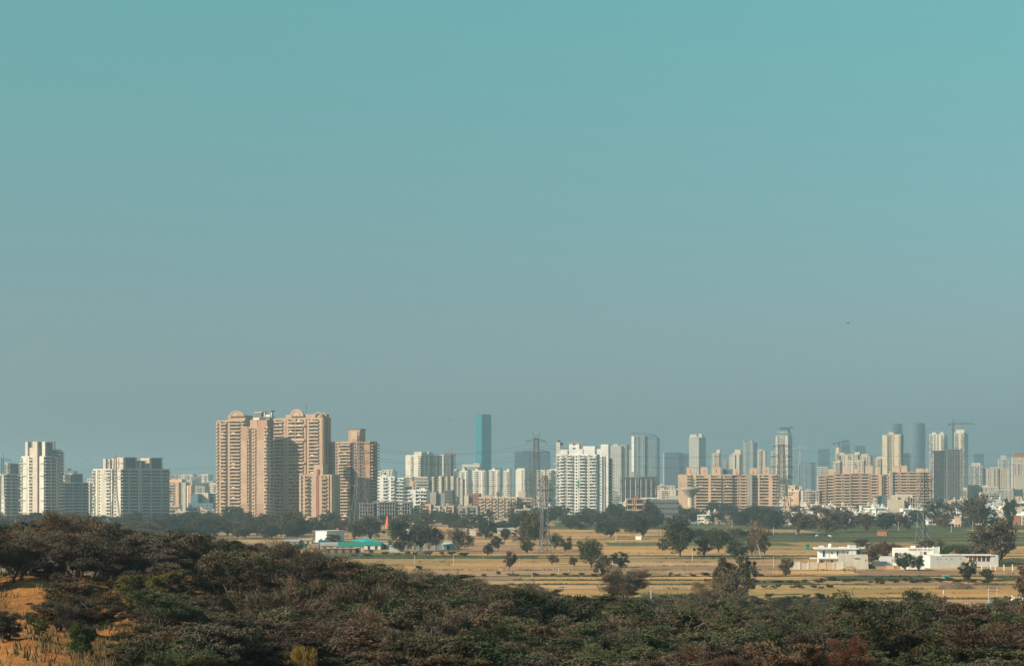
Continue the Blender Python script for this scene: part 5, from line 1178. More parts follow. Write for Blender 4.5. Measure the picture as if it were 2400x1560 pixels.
for i, px in enumerate((2301, 2322, 2333, 2353, 2373, 2397)):
    r = simple('fence_post', None, 'fence post', px, 716, 0, 'short white posts right of the farm compound'); pb(r, 'post', [(-.14, .14, -.14, .14, -.2, 2.2, 0)], ['bright']); pb(r, 'cap', [(-.2, .2, -.2, .2, 2.2, 2.3, 0)], ['bright']); auto_label(r, px, 'short white post in the tan field', 'by')

# ------------------------------------------------------------------ sheds and yards, centre left
SH = 'low sheds and walls of the centre-left yards'
def D_of(row): return DG(row)
def shed(label, a, c, t, brow, wall, roof, depth=8, phi=0.0, name='shed', ridge=0.0, cat='shed', openings=2, eave=.4):
    D = D_of(brow); xc = c; m_ = D / F; w = (c - a) * m_; h = Z(t, D); root = simple(name, label, cat, c, D, -R(phi), SH)
    if ridge: h -= ridge
    pb(root, 'wall', [(-w, 0, 0, depth, -.2, round(h, 2), 0)], [wall])
    T = Tri()
    if ridge:
        T.add([(-w - eave, -eave, h), (eave, -eave, h), (eave, depth / 2, h + ridge), (-w - eave, depth / 2, h + ridge), (eave, depth + eave, h), (-w - eave, depth + eave, h),
               (-w - eave, -eave, h + .15), (eave, -eave, h + .15), (eave, depth / 2, h + ridge + .15), (-w - eave, depth / 2, h + ridge + .15), (eave, depth + eave, h + .15), (-w - eave, depth + eave, h + .15)],
              [(6, 7, 8, 9), (9, 8, 10, 11), (0, 3, 2, 1), (3, 5, 4, 2), (0, 1, 7, 6), (4, 5, 11, 10), (1, 2, 8, 7), (2, 4, 10, 8), (0, 6, 9, 3), (3, 9, 11, 5)])
    else: T.box(-w - eave, eave, -eave, depth + eave, h + .005, h + .2)
    put('roof', T.mesh('roof', [M[roof]]), root)
    for k in range(openings): pb(root, 'opening', [(-.6, .6, -.05, -.01, .0, round(min(2.0, h * .8), 1), 0)], ['void'], (-w * (k + .6) / (openings + .2), 0, 0))
    return root
shed('white flat-roofed warehouse with a shaded right wall beside dark trees', 732, 766, 1244, 1270, 'bright', 'bright', 15, 34, 'warehouse', cat='warehouse', openings=1)
shed('long low grey-roofed shed at the left of the yards', 664, 700, 1264, 1276, 'greige', 'roofgrey', 9, 6, ridge=1.0); shed('pale low shed left of the warehouse', 700, 730, 1262, 1273, 'cream', 'roofgrey', 8, 0, ridge=.8)
shed('small turquoise-roofed shed at the left end of the yards', 692, 716, 1274, 1284, 'turq', 'turq', 6, 0, openings=1); shed('blue tarpaulin-roofed shed behind the grey gable roofs', 746, 768, 1266, 1282, 'tarp', 'tarp', 6, 0)
shed('long pale grey sheet-roofed shed before the warehouse', 752, 800, 1271, 1290, 'offwhite', 'roofgrey', 11, -6, ridge=1.4, openings=3); shed('green sheet-roofed shed in the middle of the yards', 794, 852, 1271, 1291, 'cream', 'green_sheet', 12, -4, ridge=1.7, openings=3)
shed('second green-roofed shed with a white front band', 854, 892, 1270, 1287, 'bright', 'green_sheet', 9, 0, ridge=1.4, openings=2); shed('small cream hut before the green-roofed sheds', 832, 844, 1283, 1295, 'cream', 'cream', 4, 0, 'hut', cat='hut', openings=1)
shed('low brown-walled cattle shed at the front of the yards', 760, 832, 1285, 1296, 'brick', 'greige', 5, 0, openings=4); shed('pale shed with a blue strip right of the green roofs', 893, 912, 1268, 1286, 'white2', 'paleblue', 6, 0, openings=1)
shed('pale blue walled enclosure right of the yards', 912, 938, 1278, 1292, 'paleblue', 'paleblue', 6, 0, openings=0); shed('pale blue gabled house at the end of the long wall', 1036, 1064, 1271, 1287, 'paleblue', 'paleblue', 8, 10, 'house', 1.2, 'house', 1)
shed('off-white shed between trees left of the pylon', 1166, 1206, 1237, 1252, 'offwhite', 'roofgrey', 9, 0, ridge=1.2); shed('pale gabled shed under the yellowish block', 1119, 1139, 1216, 1232, 'offwhite', 'paleblue', 9, 0, ridge=1.3)
shed('tiny turquoise-roofed shed among trees at centre', 1164, 1181, 1228, 1240, 'offwhite', 'turq', 8, 0, openings=1); shed('white box hut near the centre, left one', 1072, 1094, 1238, 1252, 'white', 'white', 6, 0, 'hut', cat='hut', openings=1)
shed('white box hut near the centre, right one', 1100, 1115, 1240, 1254, 'white', 'white', 6, 0, 'hut', cat='hut', openings=0); shed('beige box hut left of the white box huts', 1058, 1070, 1239, 1252, 'cream', 'cream', 6, 0, 'hut', cat='hut', openings=1)
shed('narrow white two-level house among the centre-left trees', 954, 970, 1222, 1248, 'bright', 'bright', 6, 0, 'house', cat='house', openings=1); shed('white hut alone in the tan field left of the big dark tree', 1489, 1503, 1256, 1264, 'bright', 'bright', 4, 20, 'hut', cat='hut', openings=0)
shed('orange-brown brick hut in the green field', 2056, 2079, 1244, 1255, 'brick', 'brick', 5, 16, 'hut', cat='hut', openings=0); shed('pink and orange farm building under the left salmon block', 1676, 1712, 1208, 1228, 'peach', 'peach', 9, 0, 'house', cat='house')
shed('low orange annex with purplish front left of it', 1652, 1690, 1214, 1227, 'white2', 'darkgrey', 7, 0, 'house', cat='house', openings=1); shed('cream two-tier house with stepped end wall under the left salmon block', 1648, 1700, 1201, 1222, 'cream', 'cream', 8, 0, 'house', cat='house', openings=2)
shed('pinkish flat house right of the orange annex', 1700, 1745, 1209, 1222, 'salmonlight', 'salmonlight', 8, 0, 'house', cat='house', openings=3); shed('pink and white house by the dark trees on the right', 2238, 2252, 1210, 1234, 'salmonlight', 'bright', 7, 10, 'house', cat='house', openings=2)
shed('brick-red and white house at the right edge', 2374, 2392, 1208, 1230, 'brick', 'bright', 7, 12, 'house', cat='house', openings=1); shed('cream house with roof slab at the right edge', 2380, 2430, 1188, 1220, 'cream', 'bright', 8, 8, 'house', cat='house', openings=2)
shed('small dark kiosk in the tan field left of the farmhouse', 1889, 1897, 1276, 1288, 'green_sheet', 'green_sheet', 1.5, 0, 'kiosk', cat='kiosk', openings=0)
shed('small blue water box in the field right of the farmhouses', 2212, 2222, 1349, 1354, 'turq', 'turq', 1.2, 0, 'water_box', cat='box', openings=0)
rough_wall('compound_wall', 'long pale blue compound wall behind the centre-left trees', 936, 1036, D_of(1289), D_of(1288), 2.2, .25, ['paleblue', 'paleblue', 'coolwhite'], None, 8)
rough_wall('compound_wall', 'white wall patch behind shrubs at the right edge', 2372, 2430, 512, 508, 2.0, .4, ['bright', 'cream'], None, 9)
# turquoise canopy and orange spire
r = simple('canopy', 'bright turquoise pointed canopy on posts in the yards', 'canopy', 856, D_of(1278)); m_ = D_of(1278) / F; hw = 32 * m_; T = Tri()
T.add([(-hw, 0, 2.6), (0, -4.5, 2.2), (hw, 0, 2.6), (0, 5, 3.6), (-hw, 0, 2.75), (0, -4.5, 2.35), (hw, 0, 2.75), (0, 5, 3.75), (0, 0, 3.3)], [(4, 5, 8), (5, 6, 8), (6, 7, 8), (7, 4, 8), (3, 2, 1, 0), (0, 1, 5, 4), (1, 2, 6, 5), (2, 3, 7, 6), (3, 0, 4, 7)])
put('sheet', T.mesh('sheet', [M['turq']]), r)
for sx in (-.5, .5):
    for y in (-1.5, 2): pb(r, 'post', [(-.08, .08, -.08, .08, 0, 2.6, 0)], ['steel'], (sx * hw, y, 0))
D_ = 1480; r = simple('temple_spire', 'slender orange temple spire rising from dark trees below the unfinished frame', 'spire', 908, D_, .3); r.scale = (.72, .72, .58); T = Tri(); T.lathe([(2.3, 0), (2.2, 3), (1.8, 6), (1.4, 9), (1.0, 12), (.7, 14.5), (.45, 15.2), (.15, 15.8)], 8)
put('spire', T.mesh('spire', [M['orange']]), r)
for k in range(5): T = Tri(); T.lathe([(2.32 - k * .33, 2 + 2.5 * k), (2.32 - k * .33, 2.35 + 2.5 * k)], 8); put('ridge_band', T.mesh('ridge_band', [M['salmon']]), r)
pb(r, 'skirt', [(-1.2, 3.6, -1.6, 1.6, 0, 2.2, 0)], ['orange']); 

# ------------------------------------------------------------------ mounds, hut, tree stumps
def mound(label, px, row, wpx, hpx):
    D = D_of(row); m_ = D / F; rx, h = wpx / 2 * m_, hpx * m_; rs = np.random.RandomState(int(px)); n, k = 24, 8; V = [(0, 0, h)]; 
    for j in range(1, k + 1):
        for i in range(n):
            a = 2 * math.pi * i / n; q = j / k; z = h * (1 - q ** 1.6) * (1 + rs.uniform(-.18, .18)) - (.1 if j == k else 0)
            V.append((rx * q * math.cos(a) * (1 + rs.uniform(-.06, .06)), rx * .7 * q * math.sin(a), z))
    T = Tri(); fs = [(0, 1 + i, 1 + (i + 1) % n) for i in range(n)] + [(1 + (j - 1) * n + i, 1 + j * n + i, 1 + j * n + (i + 1) % n, 1 + (j - 1) * n + (i + 1) % n) for j in range(1, k) for i in range(n)]
    T.add(V, fs); o = put('earth_mound', T.mesh('earth_mound', [M['heap']]), None, (X(px, D), D, 0)); tag(o, label, 'mound', 'heaps of earth in the fields')
mound('rounded brown earth mound right of the scrub, centre', 1254, 1388, 58, 18); mound('wide low brown earth mound in the tan field at right', 2240, 1378, 96, 14); mound('low dark heap at the edge of the yards', 990, 1297, 46, 6)
D_ = 700; r = simple('thatched_shelter', 'small thatched field shelter in front of the left farmhouse', 'shelter', 1992, D_, .1); T = Tri(); T.add([(-2.1, -1.3, 1.7), (2.1, -1.3, 1.5), (2.1, 1.3, 1.6), (-2.1, 1.3, 1.8), (-1.6, 0, 2.3), (1.7, 0, 2.2)], [(0, 1, 5, 4), (1, 2, 5), (2, 3, 4, 5), (3, 0, 4), (3, 2, 1, 0)])
put('thatch', T.mesh('thatch', [M['straw']]), r); [pb(r, 'post', [(-.08, .08, -.08, .08, -.1, 1.65, 0)], ['bark'], (x, y, 0)) for x in (-1.7, 1.7) for y in (-.9, .9)]; pb(r, 'sack', [(.6, 1.2, -.5, .1, 0, .9, 0)], ['cloth_w'])

# ------------------------------------------------------------------ pylons and wires
PYL = {}
def pylon(key, label, px, D, top_row, wbase_px, arms, rz=.35, two_peaks=False, waist=.45, wt=.16, th=.16, lean=0.0):
    m_ = D / F; h = Z(top_row, D); root = tag(empty('pylon', (X(px, D), D, 0), rz), label, 'pylon', 'lattice power pylons'); wb = wbase_px * m_ / 2 / 1.15; ww = wb * wt * 2.2; hw = h * waist
    def half(z): return wb + (ww - wb) * min(1, z / hw) if z < hw else ww * (1 - .45 * (z - hw) / (h - hw))
    cs = [(-1, -1), (1, -1), (1, 1), (-1, 1)]; zs = [0]; 
    while zs[-1] < h * .97: zs.append(min(h * .97, zs[-1] + max(2.2, 1.55 * half(zs[-1]))))
    for sx, sy in cs:
        T = Tri(); T.tube([(sx * half(z), sy * half(z), z) for z in zs], [th] * len(zs), 4); put('leg', T.mesh('leg', [M['steel']]), root)
    T = Tri()
    for i in range(len(zs) - 1):
        a, b_ = half(zs[i]), half(zs[i + 1])
        for q in range(4):
            (x0, y0), (x1, y1) = cs[q], cs[(q + 1) % 4]
            T.tube([(x0 * a, y0 * a, zs[i]), (x1 * b_, y1 * b_, zs[i + 1])], th * .62, 3, cap=False); T.tube([(x1 * a, y1 * a, zs[i]), (x0 * b_, y0 * b_, zs[i + 1])], th * .62, 3, cap=False); T.tube([(x0 * b_, y0 * b_, zs[i + 1]), (x1 * b_, y1 * b_, zs[i + 1])], th * .5, 3, cap=False)
    tag(put('bracing', T.mesh('bracing', [M['steel']]), root), kind='stuff'); tips = []
    for row, l_px in arms:
        z = Z(row, D); L = l_px * m_; T = Tri(); hh = half(z)
        for s in (-1, 1):
            T.tube([(s * hh, -hh, z), (s * L, 0, z)], th * .8, 4); T.tube([(s * hh, hh, z), (s * L, 0, z)], th * .8, 4); T.tube([(s * hh, 0, z + 1.8), (s * L, 0, z)], th * .7, 4)
            for q in range(1, 4): T.tube([(s * (hh + (L - hh) * q / 4), -hh * (1 - q / 4), z), (s * (hh + (L - hh) * (q + .5) / 4), 0, z + 1.8 * (1 - (q + .5) / 4))], th * .5, 3)
            put('insulator', INS, root, (s * L, 0, z - 2.2)); tips.append(Vector((X(px, D) + s * L * math.cos(rz), D + s * L * math.sin(rz), z - 2.2)))
        put('crossarm', T.mesh('crossarm', [M['steel']]), root)
    T = Tri(); zt = h * .97; a = half(zt)
    if two_peaks:
        for s in (-1, 1): T.tube([(s * a, 0, zt), (s * a * 1.9, 0, h + 2.5)], [th, th * .5], 4); T.tube([(-s * a, 0, zt), (s * a * 1.9, 0, h + 1.5)], th * .5, 3)
    else:
        for sx, sy in cs: T.tube([(sx * a, sy * a, zt), (0, 0, h + 3)], th * .7, 3)
    put('peak', T.mesh('peak', [M['steel']]), root); PYL[key] = tips; return root
T = Tri()
for k in range(6): T.lathe([(.06, k * .36), (.16, k * .36 + .1), (.06, k * .36 + .3)], 6)
INS = T.mesh('insulator', [M['darkgrey']])
pylon('p0', 'thin pylon at the left frame edge behind the scrub', 6, 1500, 1068, 30, [(1078, 20), (1096, 22), (1114, 24)], th=.14)
pylon('p1', 'pylon standing before the broad white and glass block', 270, 1500, 1066, 30, [(1086, 22), (1104, 24), (1122, 26)], th=.16)
pylon('p2', 'wide-legged pylon before the boxy-topped peach tower', 845, 1180, 1014, 62, [(1040, 28), (1062, 30), (1086, 32)], waist=.5, th=.17)
pylon('p3', 'tallest pylon, double-peaked, left of the bright white tower', 1257, 1260, 1020, 34, [(1034, 24), (1058, 30), (1125, 28), (1150, 30)], two_peaks=True, waist=.35, wt=.26, th=.16, rz=.2)
pylon('p4', 'shorter pylon in front of the tallest one with feet in the fields', 1277, 915, 1108, 26, [(1128, 16), (1148, 20), (1172, 18)], waist=.3, wt=.3, th=.17, rz=.4)
pylon('p5', 'pylon crossing the flat-topped tower with splayed legs', 1832, 1480, 1036, 44, [(1046, 22), (1070, 26), (1094, 28), (1118, 28)], waist=.42, wt=.22, th=.22, rz=.2)
pylon('p6', 'large clear pylon on the green field behind the right farmhouse', 2166, 1085, 1102, 34, [(1126, 20), (1150, 22), (1176, 22)], waist=.62, wt=.24, th=.17, rz=.45)
def wires(label, A, B_, n, sag=5.0, off=0):
    for k in range(n):
        a, b_ = A[k % len(A)], B_[k % len(B_)]; T = Tri(); N = 18
        T.tube([(a + (b_ - a) * (i / N)) - Vector((0, 0, 4 * sag * (i / N) * (1 - i / N))) for i in range(N + 1)], .055, 3, cap=False)
        o = put('power_cable', T.mesh('power_cable', [M['wire']])); tag(o, f'{["front high", "back high", "front middle", "back middle", "front low", "back low"][k]} power cable sagging {label}', 'cable', 'overhead power cables')
farL = [t + Vector((-90, 60, 4)) for t in PYL['p0']]; 
wires('from the left-edge pylon to the broad block pylon', PYL['p0'], PYL['p1'], 4); wires('between the broad block and the peach tower pylons', PYL['p1'], PYL['p2'], 6, 6)
wires('between the peach tower pylon and the double-peaked one', PYL['p2'], PYL['p3'], 6, 5); wires('from the double-peaked pylon to the splayed-leg one', PYL['p3'], PYL['p5'], 6, 7)
wires('from the splayed-leg pylon out past the right edge', PYL['p5'], [t + Vector((240, -60, 3)) for t in PYL['p5']], 6, 7)

# ------------------------------------------------------------------ poles
for px, rt, rb in ((1063, 1301, 1326), (1436, 1308, 1337), (1444, 1245, 1267), (1526, 1372, 1408), (1317, 1371, 1407), (1623, 1281, 1315), (1813, 1233, 1254), (1866, 1232, 1252), (1813, 1303, 1331), (2106, 1222, 1243), (2280, 1221, 1244), (2230, 1228, 1247), (1544, 1240, 1257), (1218, 1309, 1326), (1309, 1325, 1343), (972, 1300, 1322), (1247, 1342, 1352), (664, 1240, 1262), (2085, 1210, 1233), (2150, 1216, 1236), (1716, 1216, 1238), (1636, 1220, 1240)):
    D = D_of(rb); h = Z(rt, D); r = simple('utility_pole', None, 'pole', px, D, .3, 'concrete poles in the fields'); T = Tri(); T.tube([(0, 0, -.3), (0, 0, h)], [.16 if D < 900 else .22, .12 if D < 900 else .17], 6); put('post', T.mesh('post', [M['concrete']]), r)
    pb(r, 'crossarm', [(-.7, .7, -.07, .07, round(h - .5, 1), round(h - .38, 1), 0)], ['steel']); auto_label(r, px, 'pale concrete pole' + (' in near fields' if D < 620 else ' in middle fields' if D < 900 else ' in far fields'), 'below')
D = D_of(1424); r = simple('transformer_poles', 'twin-pole power transformer with a small teal box in the tan field', 'transformer', 2327, D, .1); hh = Z(1376, D)
for s in (-1, 1): T = Tri(); T.tube([(s * 1.1, 0, -.3), (s * 1.1, 0, hh)], .13, 6); put('pole', T.mesh('pole', [M['concrete']]), r)
pb(r, 'crossarm', [(-1.9, 1.9, -.08, .08, hh - .2, hh - .05, 0)], ['steel']); pb(r, 'crossarm', [(-1.5, 1.5, -.08, .08, hh - 1.0, hh - .88, 0)], ['steel']); pb(r, 'transformer_box', [(-.6, .6, -.5, .5, hh - 4.3, hh - 3.2, 0)], ['turq']); pb(r, 'platform', [(-1.2, 1.2, -.5, .5, hh - 4.45, hh - 4.33, 0)], ['steel'])
for k in range(4): put('insulator', INS, r, (-1.3 + .85 * k, 0, hh - .05)).scale = (.6, .6, .25)

# ------------------------------------------------------------------ people, cars, cattle, birds
def figure(name, label, cat, px, row, joints, edges, radii, mat, extra=None, rz=0.0, s=1.0):
    D = D_of(row); me = bpy.data.meshes.new(name); me.from_pydata(joints, edges, []); o = put(name, me, None, (X(px, D), D, 0), rz); o.scale = (s, s, s); me.materials.append(M[mat]); tag(o, label, cat)
    sk = o.modifiers.new('skin', 'SKIN'); me.skin_vertices[0].data[0].use_root = True
    for i, r_ in enumerate(radii): me.skin_vertices[0].data[i].radius = (r_, r_)
    ss = o.modifiers.new('smooth', 'SUBSURF'); ss.levels = ss.render_levels = 1
    for nm, mt, T in extra or []: put(nm, T.mesh(nm, [M[mt]]), o)
    return o
def person(label, px, row, top, legs, step=.25, rz=0.0, arm=.3):
    J = [(0, 0, .95), (0, 0, 1.2), (0, 0, 1.42), (0, 0, 1.52), (.0, -.02, 1.64), (-.1, 0, .9), (-.11, -step, .5), (-.11, -step * .7, .08), (-.11, -step - .1, .03), (.1, 0, .9), (.11, step * .6, .5), (.11, step * 1.3, .1), (.11, step, .03),
         (-.2, 0, 1.4), (-.28, .05, 1.12), (-.27, -arm, .93), (.2, 0, 1.4), (.28, -.05, 1.12), (.27, -arm * .6, .9)]
    E = [(0, 1), (1, 2), (2, 3), (3, 4), (0, 5), (5, 6), (6, 7), (7, 8), (0, 9), (9, 10), (10, 11), (11, 12), (2, 13), (13, 14), (14, 15), (2, 16), (16, 17), (17, 18)]
    Rr = [.15, .14, .15, .06, .11, .1, .065, .045, .04, .1, .065, .045, .04, .06, .045, .03, .06, .045, .03]
    T1 = Tri(); T1.tube([(0, 0, .85), (0, 0, 1.1), (0, 0, 1.35), (0, 0, 1.46)], [.22, .19, .21, .1], 12); T2 = Tri(); T2.tube([(-.11, -step * .8, .25), (-.11, -step * .8, .5), (-.08, 0, .9)], [.09, .1, .13], 8); T2.tube([(.11, step, .25), (.11, step * .6, .5), (.08, 0, .9)], [.09, .1, .13], 8)
    T3 = Tri(); T3.tube([(0, .02, 1.64), (0, .0, 1.72), (0, 0, 1.77)], [.115, .1, .04], 10)
    return figure('person', label, 'person', px, row, J, E, Rr, 'skin', [('shirt', top, T1), ('trousers', legs, T2), ('hair', 'cloth_d', T3)], rz)
person('person in red and white walking on the field path at centre left', 1174, 1337, 'cloth_r', 'cloth_w', .28, .6); person('person in white standing in the yellow-green field on the right', 2212, 1394, 'cloth_w', 'cloth_w', .06, .2)
person('person in dark clothes and white top on the field path at centre', 1334, 1345, 'cloth_w', 'cloth_d', .3, 1.2)
def cow(label, px, row, mat, rz):
    J = [(-.6, 0, 1.15), (0, 0, 1.12), (.6, 0, 1.18), (.95, 0, 1.45), (1.2, 0, 1.35), (1.45, 0, 1.15), (-.62, .2, .85), (-.72, .2, .5), (-.64, .2, .03), (-.62, -.2, .85), (-.74, -.2, .5), (-.68, -.2, .03), (.6, .2, .8), (.6, .2, .42), (.6, .2, .03), (.6, -.2, .8), (.64, -.2, .42), (.58, -.2, .03), (-.85, 0, 1.1), (-.9, 0, .6)]
    E = [(0, 1), (1, 2), (2, 3), (3, 4), (4, 5), (0, 6), (6, 7), (7, 8), (0, 9), (9, 10), (10, 11), (2, 12), (12, 13), (13, 14), (2, 15), (15, 16), (16, 17), (0, 18), (18, 19)]
    Rr = [.3, .36, .32, .17, .14, .08, .13, .07, .05, .13, .07, .05, .12, .07, .05, .12, .07, .05, .05, .03]
    figure('cow', label, 'cow', px, row, J, E, Rr, mat, None, rz)['group'] = 'cattle in the green field'
for px, row, mt, w_, rz in ((1906, 1259, 'cloth_d', 'black cow grazing in the green field, leftmost of five', .3), (1914, 1258, 'cloth_w', 'white cow in the green field, second from left', .1), (1921, 1258, 'cloth_d', 'black cow in the green field, middle of five', 2.9), (1932, 1258, 'cloth_d', 'black cow in the green field, fourth from left', .2), (1946, 1259, 'cloth_w', 'white cow in the green field, rightmost of five', 2.8)): cow(w_, px, row, mt, rz)
def car(label, px, D, rz):
    r = simple('parked_car', label, 'car', px, D, rz, 'pale cars parked below the left salmon block'); T = Tri()
    prof = [(-2.1, .35), (-2.1, .8), (-1.5, .95), (-.9, 1.42), (.5, 1.45), (1.2, .98), (2.0, .82), (2.15, .4)]
    for s in (0,):
        L = [(x, -.8, z) for x, z in prof]; Rr = [(x, .8, z) for x, z in prof]; m_ = len(prof); T.add(L + Rr, [tuple(range(m_)), tuple(range(2 * m_ - 1, m_ - 1, -1))] + [(k, m_ + k, m_ + (k + 1) % m_, (k + 1) % m_) for k in range(m_)])
    put('body', T.mesh('body', [M['car']]), r); pb(r, 'window', [(-1.0, .6, -.83, -.81, .98, 1.3, 0)], ['glass']); 
    for x in (-1.35, 1.35):
        for y in (-.86, .7): T = Tri(); T.tube([(x, y, .32), (x, y + .16, .32)], .32, 12); put('wheel', T.mesh('wheel', [M['tank']]), r)
for k, (px, w_) in enumerate(((1626, 'leftmost of five'), (1634, 'second from left of five'), (1643, 'middle one of five'), (1652, 'fourth from left of five'), (1662, 'rightmost of five'))): car('pale car parked by the dark trees below the salmon block, ' + w_, px, 1620 + 5 * (k % 2), .2 + .1 * k)
def bird(label, px, row, D, rz, s):
    r = tag(empty('bird', (X(px, D), D, Z(row, D)), rz), label, 'bird', 'birds in the sky'); r.scale = (s,) * 3; T = Tri(); T.tube([(-.22, 0, 0), (-.1, 0, .01), (.06, 0, .02), (.16, 0, .03), (.22, 0, .03)], [.01, .05, .06, .035, .008], 8); T.add([(-.38, -.06, 0), (-.38, .06, 0), (-.18, .02, .01), (-.18, -.02, .01)], [(0, 1, 2, 3)]); put('body', T.mesh('body', [M['feather']], True), r)
    for q in (-1, 1):
        T = Tri(); V = [(.1, 0, .02), (-.08, 0, .02), (.12, q * .25, .12), (-.08, q * .25, .10), (.02, q * .55, .06), (-.06, q * .52, .05)]; V2 = [(x, y, z + .012) for x, y, z in V]; T.add(V + V2, [(0, 2, 3, 1), (2, 4, 5, 3), (6, 7, 9, 8), (8, 9, 11, 10), (0, 1, 7, 6), (4, 2, 8, 10), (5, 4, 10, 11), (3, 5, 11, 9), (2, 0, 6, 8), (1, 3, 9, 7)]); put('wing', T.mesh('wing', [M['feather']]), r)
bird('dark bird flying high in the right part of the sky', 1988, 757, 330, .5, 1.0); bird('tiny dark bird in the sky above the peach towers', 597, 776, 560, 1.2, .9); bird('small dark bird low in the sky left of the teal tower', 1056, 985, 520, -.3, 1.0)
bird('tiny bird low in the sky above the white and glass blocks', 206, 1078, 620, .8, 1.0)

# ------------------------------------------------------------------ trees of the plain
TG2 = 'trees on the plain before the city'
DKG, MDG, BRN, RDB, BKG, OLV = (.056, .060, .036), (.072, .080, .044), (.108, .082, .058), (.135, .086, .062), (.050, .054, .037), (.095, .090, .050)
def ptree(cx, w, top, base, col, label, v='r', name='field_tree', seed=None):
    D = D_of(base); m_ = D / F; W = w * m_ * (1.12 if v == 'r' else 1.0); Hh = Z(top, D); rs = random.Random(int(cx * 7 + top)); rz = rs.uniform(0, 6.28)
    if v == 'r': var, w0, h0 = ROUND[rs.randrange(6)], 11.0, 10.0
    elif v == 't': var, w0, h0 = TALLR[rs.randrange(3)], 8.6, 12.0
    elif v == 'b': var, w0, h0, rz = BARE, 7.6, 11.0, 0.0
    elif v == 'k': var, w0, h0 = THORN[rs.randrange(7)], 6.6, 5.2
    elif v == 'y': var, w0, h0 = TWIG[rs.randrange(4)], 6.2, 4.6
    else: var, w0, h0 = BUSH[rs.randrange(3)], 4.4, 2.6
    o = plant(name, 'tree' if 'tree' in name else 'shrub', var, X(cx, D), D, 0, W, Hh, w0, h0, col, rz, TG2)
    if label: o['label'] = label
    else:
        cn = {DKG: 'dark green', MDG: 'green', BRN: 'brownish', RDB: 'reddish brown', BKG: 'blackish green', OLV: 'olive'}[col]
        auto_label(o, cx, cn + (' tree' if 'tree' in name else ' shrub'), 'in near fields, by' if D < 800 else 'in middle fields, by' if D < 1180 else 'in the tree belt, by')
    return o
